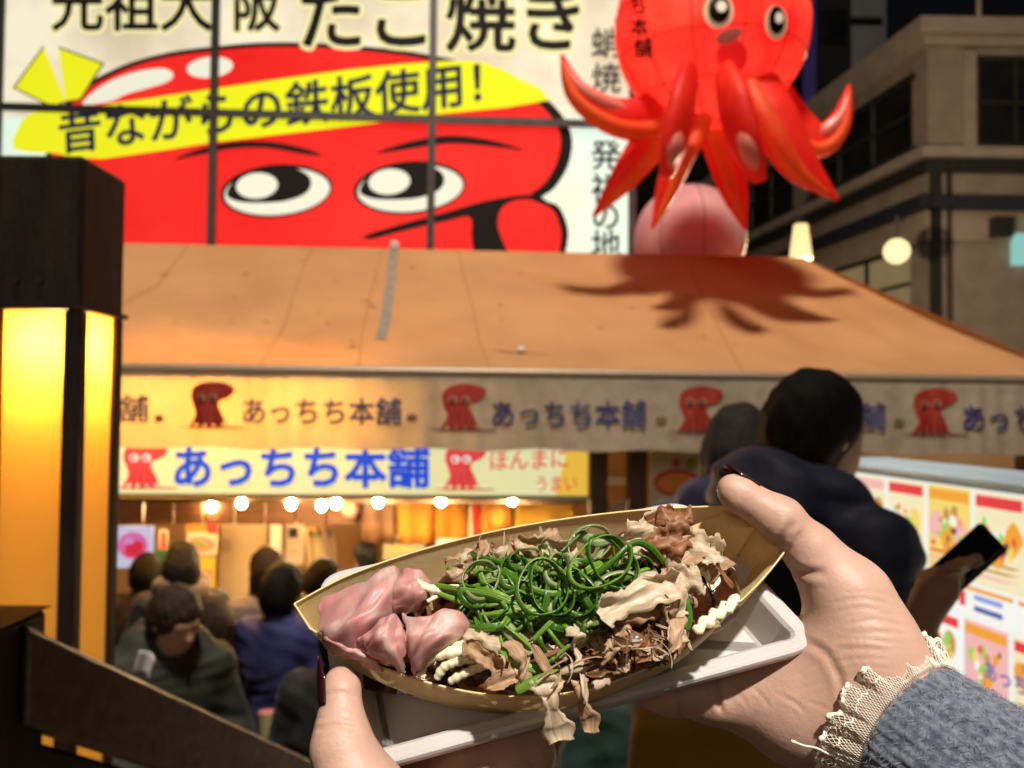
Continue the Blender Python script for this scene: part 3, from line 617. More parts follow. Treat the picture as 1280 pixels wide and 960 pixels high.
card('blue_jar', 'bluish glass jar on the dark shelf beside the stall post', 'jar', 788, 568, 802, 590, 5.5, mat('jar_blue', (.2, .3, .36), .2), [], .1)
card('menu_placard', 'cream placard with a bowl of food behind the blue coat', 'placard', 812, 566, 905, 668, 4.75, mat('placard_cream', (.62, .52, .34), .6), [(ellipse(846, 603, 29, 17), pm3), (ellipse(846, 604, 24, 13), pm2), (ellipse(845, 579, 5, 5), pm3), (ellipse(863, 580, 7, 7), pm4), ([(820, 622), (840, 622), (840, 660), (820, 660)], whp), (ellipse(888, 580, 10, 8), pm5)])
# ================================================================== OCTOPUS LANTERN
YO = 5.55
oc = P(889, 38, YO); octo = root('octopus_lantern', 'big glowing red octopus lantern hanging over the awning', 'lantern', Tm(oc))
rh = 120/F*YO
orad = np.array([rh*1.0, rh*.95, rh*1.06])
def skin_red(name, es, c1, c2, ns=2.5):
    return mat(name, c1, .55, col2=c2, ns=ns, emit=c1, es=es, bump=[(9, .25, 'noise'), (60, .1, 'noise')], spec=.3, trl=.2)
omat = skin_red('lantern_red', .95, (.86, .022, .016), (.98, .09, .05)); tmat = skin_red('tentacle_red', .32, (.62, .008, .006), (.75, .03, .012)); tor = skin_red('tentacle_orange', .22, (.70, .05, .010), (.78, .11, .018))
hv, hf = sphere((0, 0, 0), orad, 48, 32)
hv = [(x*(1-.10*max(0, -z/orad[2])**2), y*(1-.10*max(0, -z/orad[2])**2), z) for x, y, z in hv]
ob('head', (hv, hf), omat, octo, True)
ribm = mat('seam_red', (.30, .008, .006), .6)
for k in range(12):
    a = 2*math.pi*k/12+.12
    MB().tube([(orad[0]*1.003*math.cos(t)*math.cos(a)*(1-.10*max(0, -math.sin(t))**2), orad[1]*1.003*math.cos(t)*math.sin(a)*(1-.10*max(0, -math.sin(t))**2), orad[2]*1.003*math.sin(t)) for t in np.linspace(-1.35, 1.5, 24)], .0038, 5).ob('rib', ribm, octo)
for t in (-.75, -.32, .1, .5):
    q = (1-.10*max(0, -math.sin(t))**2); MB().tube([(orad[0]*1.002*math.cos(t)*math.cos(a)*q, orad[1]*1.002*math.cos(t)*math.sin(a)*q, orad[2]*math.sin(t)) for a in np.linspace(0, 2*math.pi, 49)], .0035, 5).ob('hoop', ribm, octo)
TEN = [  # (px, py, dy) control points, half widths px
 ([(845, 120, .05), (815, 146, -.05), (768, 146, -.15), (722, 116, -.2), (702, 68, -.2)], [34, 26, 21, 14, 2]),
 ([(850, 130, .2), (815, 175, .15), (780, 222, .1), (742, 270, .05)], [28, 23, 16, 2]),
 ([(862, 90, -.52), (852, 130, -.66), (842, 180, -.66), (832, 222, -.62)], [16, 22, 21, 10]),
 ([(866, 140, -.1), (850, 190, -.2), (833, 238, -.2), (815, 286, -.2)], [24, 21, 15, 2]),
 ([(905, 92, -.52), (918, 130, -.66), (932, 180, -.68), (950, 226, -.62)], [16, 24, 22, 10]),
 ([(890, 140, .1), (905, 190, .05), (918, 240, 0), (932, 287, 0)], [26, 22, 16, 2]),
 ([(945, 100, -.3), (968, 150, -.4), (1000, 205, -.42), (1048, 250, -.4)], [24, 27, 21, 2]),
 ([(955, 120, .05), (990, 158, .0), (1024, 176, -.02), (1050, 152, -.04), (1062, 106, -.04)], [30, 25, 19, 13, 2]),
]
for k, (pts, wd) in enumerate(TEN):
    w = np.array([P(x, y, YO+d)-oc for x, y, d in pts]); path = crom(w, 8); rr = crom([[a/F*YO*1.12] for a in wd], 8)[:, 0]
    rr = np.maximum(rr, .006)
    t = ob('tentacle', tube(path, rr, 14, True, .55), tmat, octo, True)
    if k in (0, 1, 3, 5, 6, 7):      # paler orange underside strip
        pp, tt, X, Y = frames(path); dn = np.array([0, -.55, -1.]); q = []
        for i in range(2, len(pp)-2):
            n_ = nrm(dn - tt[i]*(dn@tt[i])); q.append(pp[i]+n_*rr[i]*.66)
        ob('underside', tube(q, np.maximum(rr[2:-2]*.42, .004), 8, True), tor, t, True)
tip = mat('tentacle_pale', (.72, .20, .16), .35, emit=(.7, .08, .06), es=.12, coat=.2)  # overhead sheen on the tentacles put into colour; the lip shares this pink
for k in (0, 2, 4, 7):
    pts, wd = TEN[k]; w = np.array([P(x, y, YO+d)-oc for x, y, d in pts]); path = crom(w, 8); rr = np.maximum(crom([[a/F*YO] for a in wd], 8)[:, 0], .006)
    n0 = len(path)//3 if k in (0, 7) else len(path)//2; pp, tt, X, Y = frames(path); up_ = np.array([0, -.5, 1.]) if k in (0, 7) else np.array([-.15, -1, .2]); q = []; q2 = []
    for i in range(n0, len(path)-2): n_ = nrm(up_-tt[i]*(up_@tt[i])); q.append(pp[i]+n_*rr[i]*.50); q2.append(rr[i]*.62*math.sin(math.pi*(i-n0+.6)/(len(path)-n0-.8)))
    ob('sheen_patch', tube(q, np.maximum(q2, .003), 8), tip, octo, True)
def on_head(px, py, lift=.004):
    D = nrm(ray(px, py)); o = (CAM-oc)/orad; d = D/orad; a = d@d; b = 2*o@d; c = o@o-1; disc = max(b*b-4*a*c, 0); t = (-b-math.sqrt(disc))/(2*a)
    return CAM+D*(t-lift)-oc
def hpr(name, shape, lift, m): ob(name, ([tuple(on_head(p[0], p[1], lift+(.0008*p[2] if len(p) > 2 else 0))) for p in shape[0]], shape[1]), m, octo)
def disc(cx, cy, rx, ry, tilt=0):
    V = [(cx, cy)]; Fc = []
    for j in range(1, 5): V += ellipse(cx, cy, rx*j/4, ry*j/4, tilt, 20)
    for i in range(20): Fc.append((0, 1+i, 1+(i+1) % 20))
    for j in range(3):
        for i in range(20): Fc.append((1+j*20+i, 1+j*20+(i+1) % 20, 21+j*20+(i+1) % 20, 21+j*20+i))
    return V, Fc
oew = mat('octo_eye_white', (.8, .62, .42), .4, emit=(.8, .5, .3), es=.3); oek = mat('octo_eye_black', (.012, .006, .004), .2); oeg = mat('octo_glint', (.9, .8, .7), .3, emit=(.9, .7, .5), es=.5)
for cx, cy, rx in ((898, 14, 19), (970, 28, 14)):
    hpr('eye_white', disc(cx, cy, rx, 22), .010, oew); hpr('pupil', disc(cx+1, cy-3, rx*.72, 18), .016, oek); hpr('eye_glint', disc(cx+4, cy-6, rx*.34, 7), .022, oeg)
hpr('lip', disc(911, 45, 18, 9, -22), .02, tip); hpr('mouth', disc(915, 70, 20, 22), .008, mat('mouth_red', (.7, .012, .012), .5, emit=(.7, .01, .01), es=.75))
for i, ch in enumerate('あっちち本舗'):
    y_ = -76+27*i; x_ = 800-max(0, 5-i)*1.2+max(0, i-4)*4; sh = letters(ch, (x_-12, y_+14), (x_+12, y_+14), (0, -25), .02); hpr('lettering', sh, .012, oek)
MB().tube([(-.12, 0, orad[2]*.97), (0, 0, orad[2]+.25), (.12, 0, orad[2]*.97)], .01, 6).ob('hanging_loop', darkm, octo); MB().tube([(0, 0, orad[2]+.24), (0, 0, orad[2]+5)], .006, 6).ob('cable', darkm, octo)
# round pink lantern behind
pc = P(862, 300, 7.3); pk = root('pink_lantern', 'round pale pink paper lantern half hidden behind the awning ridge', 'lantern', Tm(pc)); rp = 68/F*7.3
pkm = mat('pink_paper', (.62, .30, .33), .7, col2=(.70, .40, .38), ns=3, emit=(.5, .2, .22), es=.05, trl=.15); pkr = mat('pink_seam', (.42, .20, .24), .7)
v, f = grid(lambda a, b: (rp*(1+.02*abs(math.sin(4*math.pi*a*2)))*math.cos(-1.45+2.9*b)*math.cos(2*math.pi*a), rp*(1+.02*abs(math.sin(8*math.pi*a)))*math.cos(-1.45+2.9*b)*math.sin(2*math.pi*a), rp*math.sin(-1.45+2.9*b)), 64, 24, True); ob('paper_shell', (v, f), pkm, pk, True)
for k in range(8): a = math.pi*k/4+.06; MB().tube([(rp*1.005*math.cos(t)*math.cos(a), rp*1.005*math.cos(t)*math.sin(a), rp*1.005*math.sin(t)) for t in np.linspace(-1.4, 1.4, 20)], .007, 5).ob('seam', pkr, pk)
MB().tube([(0, 0, -rp), (0, 0, -pc[2]+.01)], .03, 8).ob('stand', darkm, pk)

# ================================================================== LAMP POST AND HANDRAIL
woodd = mat('post_wood', (.05, .03, .018), .6, col2=(.095, .06, .036), ns=7, mapping={'scale': (6, 6, 1)}, bump=[(60, .4, 'noise')])
W = .168; c0 = P(98, 480, 1.5); pxl = c0[0]-W; pyf = 1.5
lpost = root('lantern_post', 'square wooden lamp post with glowing amber panels left of the stall', 'lamp post', Tm((c0[0]-W/2, pyf+W/2, 0)))
ztop = P(60, 191, 1.5)[2]; zc = P(60, 386, 1.5)[2]; zb_ = 1.05
h = W/2
MB().box(-h, h, -h, h, zc, ztop, .008).ob('cap_block', woodd, lpost)
MB().box(-h-.006, h+.006, -h-.006, h+.006, zc+.0, zc+.008).ob('cap_moulding', woodd, lpost)
for sx in (-1, 1):
    for sy in (-1, 1): MB().box(sx*h-(sx > 0)*.03, sx*h+(sx < 0)*.03, sy*h-(sy > 0)*.03, sy*h+(sy < 0)*.03, zb_-.2, zc-.001, .003).ob('corner_bar', woodd, lpost)
MB().box(-h, h, -h, h, .02, zb_-.2).ob('base_block', woodd, lpost)
amber = mat('amber_acrylic', (.85, .36, .035), .35, col2=(.9, .42, .06), ns=5, trl=.75, emit=(1, .52, .07), es=1.1)
for ax in range(4):
    p_ = MB().add([(-h+.03, -h+.008, zb_-.19), (h-.03, -h+.008, zb_-.19), (h-.03, -h+.008, zc-.002), (-h+.03, -h+.008, zc-.002)], [(0, 1, 2, 3)]).ob('light_panel', amber, lpost); p_.rotation_euler = (0, 0, ax*math.pi/2)
ob('bulb', sphere((0.01, -.01, zc-.05), (.026, .026, .035), 14, 8), glow('post_bulb', (1, .72, .3), 260), lpost, True)
for dx in (-.03, .012): MB().tube([(dx, -h-.001, P(60, 350, 1.5)[2]), (dx, -h-.004, P(60, 350, 1.5)[2])], .006, 10).ob('screw', darkm, lpost)
railm = mat('rail_wood', (.20, .13, .088), .5, col2=(.36, .25, .175), ns=5, nd=8, mapping={'scale': (2, 9, 9), 'rot': (0, R(32), R(-15))}, bump=[(25, .35, 'noise')], ramp=(.35, .8))
hr = root('handrail', 'dark worn wooden handrail sloping down the steps in front of the lamp post', 'handrail', None)
A0, A1 = P(40, 783, 1.1), P(362, 936, 1.85); B0 = P(40, 905, 1.1)
dz = A0[2]-B0[2]; dirv = nrm(A1-A0); sidev = nrm(np.cross(dirv, [0, 0, 1])); 
def plank(a, b, hgt, th, bev=.008):
    d = nrm(b-a); s_ = nrm(np.cross(d, [0, 0, 1])); u_ = np.array([0, 0, 1.]); v = []
    for q in (a, b):
        for (i, j) in ((0, bev), (bev, 0), (th-bev, 0), (th, bev), (th, hgt-bev), (th-bev, hgt), (bev, hgt), (0, hgt-bev)): v.append(q+s_*(-i)-u_*j)
    return v, [tuple(range(8)), tuple(range(15, 7, -1))]+[(i, i+8, (i+1) % 8+8, (i+1) % 8) for i in range(8)]
MB().add(*plank(A0, A0+dirv*1.9, dz, .05)).ob('rail_board', railm, hr)
sh_ = np.array([-.02, 0, -dz-.012]); MB().add(*plank(A0+sh_, A0+dirv*1.9+sh_, .035, .05)).ob('lower_rail', woodd, hr)
npx = P(17, 765, 1.08); MB().box(npx[0]-.11, npx[0], 1.06, 1.17, .3, npx[2]-.012, .008).ob('newel_post', woodd, hr)
MB().add([(npx[0]-.115, 1.055, npx[2]-.012), (npx[0]+.004, 1.055, npx[2]-.012), (npx[0]+.004, 1.175, npx[2]-.012), (npx[0]-.115, 1.175, npx[2]-.012), (npx[0]-.055, 1.115, npx[2]-.002)], [(0, 1, 4), (1, 2, 4), (2, 3, 4), (3, 0, 4), (3, 2, 1, 0)]).ob('newel_cap', woodd, hr)
for k in range(9):
    q = A0+dirv*(.16+.2*k)+sh_*1.02; MB().box(q[0]-.045, q[0]-.005, q[1]-.02, q[1]+.02, .01, q[2]-.03, .003).ob('baluster', woodd, hr)

# ================================================================== BACKLIT MENU CASE on the right
M0 = P(1060, 592, 3.0); M1 = P(1290, 612, 2.15)
md = nrm(np.array([M1[0]-M0[0], M1[1]-M0[1], 0])); ang = math.atan2(md[1], md[0])
MM = Tm((M0[0], M0[1], 0), ang)
mc = root('menu_case', 'bright backlit menu case with food pictures beside the stall', 'menu board', MM)
ML = float(np.linalg.norm((M1-M0)[:2]))+.9; mz1 = M0[2]+.02; mz0 = .55
mn = np.array([-md[1], md[0], 0])
def ml(px, py):
    D = ray(px, py); t = ((M0-CAM)@mn)/(D@mn); w = CAM+t*D; return ((w-M0)@md, w[2])
MB().box(0, ML, .01, .16, mz0, mz1).ob('cabinet', mat('case_white', (.6, .62, .62), .4), mc)
hz = P(1075, 572, 3.0)[2]; MB().box(-.02, ML, -.10, .17, mz1+.001, hz, .012).ob('light_hood', mat('case_blue', (.46, .64, .78), .35), mc)
MB().box(0, ML, -.002, .009, mz0+.02, mz1-.003).ob('lit_face', glow('case_face', (.86, .90, .86), .95), mc)
rm = random.Random(11)
cols = {'y': (.86, .66, .16), 'o': (.86, .36, .04), 'r': (.76, .05, .06), 'p': (.86, .46, .44), 'g': (.30, .62, .10), 'b': (.28, .34, .72), 'w': (.9, .9, .84), 'c': (.88, .78, .50), 'n': (.10, .12, .40), 'k': (.16, .09, .05), 'd': (.55, .28, .08)}
gm = {k: glow('menu_'+k, c, 1.) for k, c in cols.items()}
def mpr(name, pts, layer, key, par):
    V, Fc = poly(pts); return ob(name, ([(x, -.004-.0022*layer, z) for x, z in V], Fc), gm[key], par)
def mcard(x0, x1, z0, z1, bg_, seed, strip_='r', name='menu_card'):
    r = random.Random(seed); c = mpr(name, [(x0, z0), (x1, z0), (x1, z1), (x0, z1)], 1, bg_, mc); w_ = x1-x0; h_ = z1-z0
    bl = lambda cx, cz, rx, rz: crom([(cx+rx*math.cos(t)*r.uniform(.75, 1.2), cz+rz*math.sin(t)*r.uniform(.75, 1.2)) for t in np.linspace(0, 2*math.pi, 9)[:-1]], 3, True)
    mpr('header', [(x0+.03*w_, z1-.16*h_), (x1-.03*w_, z1-.16*h_), (x1-.03*w_, z1-.04*h_), (x0+.03*w_, z1-.04*h_)], 2, strip_, c)
    for k in range(3): mpr('dish', bl(x0+w_*(.22+.28*k)+r.uniform(-.03, .03)*w_, z0+h_*r.uniform(.38, .62), w_*.17, h_*.17), 2+.2*k, r.choice('oydp'), c)
    for k in range(16): mpr('topping', bl(x0+w_*r.uniform(.15, .85), z0+h_*r.uniform(.3, .72), w_*r.uniform(.03, .09), h_*r.uniform(.03, .08)), 3+.12*k, r.choice('ggorywdk'), c)
    for k in range(3):
        zz = z0+h_*(.24-.075*k); mpr('text_line', [(x0+.06*w_, zz), (x0+w_*r.uniform(.55, .93), zz), (x0+w_*.93, zz+.03*h_), (x0+.06*w_, zz+.03*h_)], 2, r.choice('rpnd'), c)
rows = [(mz1-.015, mz1-.27), (mz1-.28, mz1-.36), (mz1-.375, mz1-.60), (mz1-.61, mz1-.69), (mz1-.705, mz1-.93), (mz1-.94, mz1-1.03), (mz1-1.045, mz1-1.35)]
x = .0
seeds = 0
for ri, (zt_, zb2) in enumerate(rows):
    x = .05; wdt = (.185, .24, .17, .27, .20, .25, .22)[ri]
    while x+wdt < ML:
        seeds += 1
        if ri in (1, 3, 5):
            c = mpr('price_strip', [(x, zb2), (x+wdt, zb2), (x+wdt, zt_), (x, zt_)], 1, 'w', mc)
            mpr('logo_block', [(x+.03, zb2+.02), (x+.055, zb2+.02), (x+.055, zt_-.02), (x+.03, zt_-.02)], 2, 'r', c)
            for k in range(2): mpr('text_line', [(x+.09, zb2+.015+.03*k), (x+wdt-.04, zb2+.015+.03*k), (x+wdt-.04, zb2+.03+.03*k), (x+.09, zb2+.03+.03*k)], 2, 'nb'[k], c)
            mpr('orange_rule', [(x, zt_-.012), (x+wdt, zt_-.012), (x+wdt, zt_), (x, zt_)], 2.5, 'o', c)
        else: mcard(x, x+wdt, zb2, zt_, 'pyccywyc'[(seeds*3+ri) % 8] if ri != 0 else 'pccyc'[seeds % 5], seeds+40, 'rpror'[seeds % 5])
        x += wdt+.018
V_, F_ = letters('あっちち本舗', (0, 0), (6, 0), (0, 1), .02); q0 = ml(1236, 848); sc_ = .055
ob('lettering', ([(q0[0]+sc_*a, -.0165-.0008*c, q0[1]+sc_*b) for a, b, c in V_], F_), gm['n'], mc)
MB().tube([(.95, .03, hz), (.95, .03, hz+.10)], .012, 8).ob('finial', mat('finial_grey', (.4, .38, .36), .4), mc)
for xx in (.1, ML-.2): MB().box(xx, xx+.08, .03, .12, 0, mz0).ob('leg', darkm, mc)
# ================================================================== PEOPLE
struct(MB().box(.2, 1.12, -4, 2.25, .004, .856).ob('deck', stone))
def rotx(a): c, s = math.cos(a), math.sin(a); return np.array([[1, 0, 0], [0, c, -s], [0, s, c]])
def rotz(a): c, s = math.cos(a), math.sin(a); return np.array([[c, -s, 0], [s, c, 0], [0, 0, 1]])
def roty(a): c, s = math.cos(a), math.sin(a); return np.array([[c, 0, s], [0, 1, 0], [-s, 0, c]])
skinA = mat('skin_people', (.42, .22, .135), .55, col2=(.5, .28, .18), ns=12, sss=.15, ss=.01)
eyem = mat('eye', (.05, .03, .02), .15); lipm = mat('lips', (.42, .16, .13), .45)
EYE = mesh('eye', *sphere((0, 0, 0), 1., 10, 6), True); EYE.materials.append(eyem)
def person(label, pos, yaw, H, jacket, pants, hair='short', hairc=(.005, .004, .0035), hairc2=(.012, .009, .007), lean=0., hp=0., hy=0., hroll=0., arms=None, vox=.013, puff=0., bulk=1., hood=False, hoodc=None, sleeve=None, scarf=None, group='people in the evening crowd'):
    """local frame: feet at the origin, facing +y; arms = ((elbow, wrist) left, (elbow, wrist) right) in local metres for a 1.7 m figure"""
    r = root('person', label, 'person', Tm(pos, yaw), group); s = H/1.7
    hip = np.array([0, 0, .92])
    RL = rotx(-lean)
    up = lambda x, y, z: hip+RL@(np.array([x, y, z])-hip)
    nb = up(0, -.01, 1.44); RH = RL@rotz(hy)@rotx(-hp)@roty(hroll)
    hd = lambda x, y, z: nb+RH@np.array([x, y, z])
    hc = hd(0, .025, .155)
    if arms is None: arms = ((up(-.25, -.03, 1.13), up(-.2, .16, .98)), (up(.25, -.03, 1.13), up(.2, .16, .98)))
    else: arms = tuple((up(*e), up(*w)) for e, w in arms)
    sh = (up(-.17, -.01, 1.385), up(.17, -.01, 1.385))
    B = [('e', up(0, 0, 1.24), (.15, .10, .24), RL, .05), ('e', up(0, 0, .96), (.155, .11, .13), None, .05), ('c', sh[0], sh[1], .055, .055, .05), ('c', up(0, -.01, 1.38), hd(0, .01, .06), .056, .05, .03),
         ('e', hc, (.072, .09, .108), RH, .02), ('e', hd(0, .045, .09), (.052, .062, .055), RH, .03), ('c', hd(0, .108, .15), hd(0, .124, .128), .011, .015, .012), ('e', hd(-.074, .01, .145), (.010, .022, .032), RH, .008), ('e', hd(.074, .01, .145), (.010, .022, .032), RH, .008),
         ('c', hd(-.03, .098, .172), hd(.03, .098, .172), .013, .013, .015)]
    J = [('e', up(0, -.005, 1.25), (.185*bulk, .135*bulk, .25), RL, .06), ('e', up(0, 0, 1.0), (.185*bulk, .15*bulk, .16), RL, .06), ('c', sh[0], sh[1], .072, .072, .05), ('c', up(0, -.02, 1.42), up(0, -.02, 1.47), .085, .072, .03)]
    for q, (e, w) in zip(sh, arms):
        B += [('c', q, e, .048, .04, .03), ('c', e, w, .039, .027, .02)]
        d = nrm(w-e); J += [('c', q, e, .066*bulk, .058*bulk, .04), ('c', e, w-d*.035, .056*bulk, .05*bulk, .03)]
        sd = nrm(np.cross(d, [0, 0, 1.])+1e-6); palm = w+d*.055; un = np.cross(sd, d)
        B.append(('c', w, palm+d*.02, .026, .032, .015))
        for k, (o_, L_) in enumerate(((-.027, .055), (-.009, .068), (.009, .064), (.027, .05))):
            a_ = palm+d*.03+sd*o_; m_ = a_+d*L_*.55-un*.006; B += [('c', a_, m_, .010, .009, .006), ('c', m_, m_+d*L_*.4-un*.02, .009, .0075, .005)]
        a_ = w+d*.03-sd*.025; B += [('c', a_, a_+d*.03-sd*.026, .012, .010, .008), ('c', a_+d*.03-sd*.026, a_+d*.06-sd*.032, .010, .008, .005)]
    for sx in (-1, 1):
        B += [('c', (sx*.085, 0, .90), (sx*.095, .01, .5), .085, .056, .03), ('c', (sx*.095, .01, .5), (sx*.1, -.01, .1), .053, .037, .02), ('c', (sx*.1, -.02, .05), (sx*.115, .15, .035), .042, .035, .02)]
    sc = lambda pr_: [tuple([p[0], np.array(p[1])*s, np.array(p[2])*s, p[3]*s, p[4]*s]+[q*s for q in p[5:]]) if p[0].lstrip('-') == 'c' else tuple([p[0], np.array(p[1])*s, tuple(q*s for q in p[2]), p[3]]+[q*s for q in p[4:]]) for p in pr_]
    ob('body', blob(sc(B), vox, .02), skinA, r, True)
    if hood: J += [('e', up(0, -.12, 1.46), (.135, .085, .10), RL, .04), ('c', up(-.10, -.04, 1.47), up(.10, -.04, 1.47), .055, .055, .04)]
    ds = None
    if puff: ds = lambda X, Y, Z: (-puff*np.abs(np.sin(Z*math.pi/.06+.8*np.sin(X*11)+.5*np.sin(Y*13)))+.006*np.sin(X*23+5*np.sin(Z*17))*np.sin(Y*27+Z*21)).astype(np.float32)
    else: ds = lambda X, Y, Z: (.005*np.sin(X*31+7*np.sin(Z*13))*np.sin(Z*37+6*np.sin(Y*19))).astype(np.float32)
    ob('jacket', blob(sc(J), vox, .03, ds), jacket, r, True)
    T = [('e', (0, 0, .95), (.165, .125, .12), None, .04)]
    for sx in (-1, 1): T += [('c', (sx*.085, 0, .90), (sx*.095, .01, .5), .10, .075, .03), ('c', (sx*.095, .01, .5), (sx*.1, -.005, .12), .073, .06, .02)]
    ob('trousers', blob(sc(T), max(vox, .016), .02), pants, r, True)
    for sx in (-1, 1): ob('shoe', blob(sc([('c', (sx*.1, -.03, .05), (sx*.115, .17, .045), .05, .045, .02)]), .012, .01), darkm, r, True)
    Hh = [('e', hd(0, .008, .175), (.086, .103, .108), RH, .02), ('e', hd(0, -.03, .13), (.080, .075, .10), RH, .03)]
    if hair == 'long': Hh += [('c', hd(0, -.06, .13), hd(0, -.085, -.12), .08, .075, .04), ('c', hd(-.07, -.01, .12), hd(-.08, -.0, -.10), .03, .025, .03), ('c', hd(.07, -.01, .12), hd(.08, 0, -.10), .03, .025, .03)]
    if hair == 'bob': Hh += [('c', hd(0, -.05, .12), hd(0, -.055, .03), .085, .08, .04)]
    Hh += [('-e', hd(0, .115, .105), (.070, .062, .085), RH, .012)]
    if hair == 'short': Hh += [('-e', hd(0, -.02, .0), (.12, .12, .055), RH, .02)]
    hm = mat('hair_%d' % int(hairc[0]*1e4), hairc, .6, col2=hairc2, ns=40, mapping={'scale': (3, 3, .6)}, bump=[(130, .9, 'noise')], spec=.15)
    ob('hair', blob(sc(Hh), min(vox, .010), .02, lambda X, Y, Z: (.004*np.sin(X*95+3*np.sin(Z*19)+9*Z)*np.sin(Y*85+3*np.sin(Z*27))+.002*np.sin(X*41+Z*33)*np.sin(Y*47-Z*29)).astype(np.float32)), hm, r, True)
    for sx in (-1, 1):
        e = ob('eye', EYE, None, r); e.location = hd(sx*.031, .098, .158)*s; e.scale = (.011*s, .007*s, .007*s)
    m_ = ob('mouth', EYE.copy(), None, r); m_.data.materials.clear(); m_.data.materials.append(lipm); m_.location = hd(0, .103, .092)*s; m_.scale = (.022*s, .007*s, .006*s)
    if scarf is not None:
        a = np.linspace(0, 2*math.pi, 25); ob('scarf', tube([up(.10*math.cos(t), -.01+.095*math.sin(t), 1.485+.02*math.sin(2*t))*s for t in a], .048*s, 12), scarf, r, True)
    return r
def cloth(n, c, c2, rough=.75, bp=.3): return mat('cloth_'+n, c, rough, col2=c2, ns=6, bump=[(220, .2, 'noise'), (14, bp, 'noise')], sheen=.05)
navyj = cloth('navy', (.009, .012, .036), (.016, .020, .058), .65); bluej = cloth('blue_coat', (.014, .018, .07), (.024, .03, .10), .6); must = cloth('mustard', (.30, .15, .012), (.36, .19, .02)); olive = cloth('olive', (.016, .018, .011), (.03, .03, .02)); black = cloth('black', (.006, .005, .006), (.012, .010, .011))
blue2 = cloth('cobalt', (.012, .014, .085), (.02, .023, .13)); teal = cloth('teal', (.006, .03, .025), (.01, .045, .035)); brown = cloth('brown', (.02, .013, .01), (.035, .022, .015)); grey = cloth('grey', (.12, .11, .10), (.17, .15, .14)); denim = cloth('denim', (.03, .04, .07), (.05, .06, .1)); cream_c = cloth('cream', (.16, .11, .075), (.22, .155, .11)); tan = cloth('tan', (.13, .09, .065), (.18, .125, .09)); white_c = cloth('white', (.6, .57, .52), (.7, .66, .6))
def at(px, py, Y, H, ground, extra=0.):
    """feet position for a head centre seen at the pixel; H is set from the ground it stands on"""
    q = P(px, py, Y/ (ray(px, py)[1])); return q
def place(label, px, py, Y, ground, yaw, jacket, pants, dx=0., dy=0., Hs=None, **kw):
    q = CAM+ray(px, py)*(Y/ray(px, py)[1]); H = (q[2]-ground)/1.595*1.7 if Hs is None else Hs
    return person(label, (q[0]+dx, q[1]+dy, ground), R(yaw), H, jacket, pants, **kw)
place('black-haired man in a navy puffer jacket seen from behind, nearest the menu case', 1006, 538, 1.66, .856, -66, navyj, denim, vox=.008, puff=.005, bulk=.88, hood=True, hp=.02, lean=.03)
place('person with dark grey hair and blue coat half hidden behind the navy puffer jacket', 925, 566, 2.0, .856, -20, bluej, black, hair='bob', hairc=(.014, .012, .012), hairc2=(.03, .026, .026), vox=.010, puff=.004, hood=True)
place('man in dark olive hooded jacket looking down, face lit, by the handrail', 192, 770, 3.2, .0, 205, olive, denim, dy=.12, hairc=(.022, .012, .007), hairc2=(.06, .038, .027), lean=.08, hp=.30, hy=.45, vox=.009, arms=((( -.26, .02, 1.12), (-.12, .24, 1.12)), ((.26, .02, 1.12), (.10, .25, 1.10))), hood=True)
place('dark-haired person wearing a tan scarf in front of the yellow poster', 228, 706, 4.5, .0, 15, black, black, hair='bob', scarf=tan)
place('dark head below the pink screen at the back of the queue', 183, 716, 4.9, .0, -10, brown, denim)
place('woman with long dark hair standing by the cream door', 333, 712, 4.6, .0, 40, cream_c, grey, hair='long', hairc=(.008, .005, .0035), hairc2=(.018, .011, .008))
place('short-haired person in a cobalt blue jacket seen from behind beside the handrail', 353, 737, 3.9, .0, -22, blue2, black, vox=.010, arms=(((-.27, -.02, 1.12), (-.22, .14, .93)), ((.25, -.03, 1.13), (.2, .16, .98))))
place('person in a plain black jacket mostly hidden behind the left end of the boat', 436, 792, 3.0, .0, -15, black, black, vox=.011)
place('stall worker with dark hair behind the counter', 456, 694, 5.95, .0, 35, grey, black, hair='short')
place('person at the rear of the stall peeking over the boat edge', 617, 668, 6.5, .0, 170, white_c, black)
place('dark-coated person right of the tan scarf, back turned', 262, 774, 3.9, .0, 60, brown, black, hair='bob', hairc=(.020, .011, .006), hairc2=(.05, .03, .02))
place('dark-haired customer at the counter left of the worker', 405, 722, 4.9, .0, -80, black, black, hair='bob')
place('person in a teal jacket glimpsed between the tray and the right hand', 800, 800, 3.0, .0, 10, teal, denim)
# the one with the phone
q = CAM+ray(962, 772)*(1.22/ray(962, 772)[1]); gz = .856; Hc = (q[2]-gz)/1.595*1.7
wr = P(1146, 782, 1.08); el = P(1078, 905, 1.14)
yaw_m = R(-35); sM = Hc/1.7
inv = lambda w: tuple((rotz(-yaw_m)@(np.array(w)-np.array([q[0], q[1], gz])))/sM)
person('person in a mustard jacket holding up a phone in front of the menu case', (q[0], q[1], gz), yaw_m, Hc, must, black, vox=.0065, arms=(((-.25, .0, 1.13), (-.15, .2, 1.0)), (inv(el), inv(wr))), hair='short')
pa, pb = P(1152, 752, 1.15), P(1240, 672, 1.11)
pd_ = nrm(pb-pa); pw = FW*.93+nrm(np.cross(pd_, FW))*.22; pw = nrm(pw-pd_*(pw@pd_)); pn = np.cross(pd_, pw)
Mp = Matrix(((pd_[0], pw[0], pn[0], 0), (pd_[1], pw[1], pn[1], 0), (pd_[2], pw[2], pn[2], 0), (0, 0, 0, 1))); Mp.translation = Vector((pa+pb)/2)
ph = root('phone', 'dark phone held up in front of the menu case', 'phone', Mp)
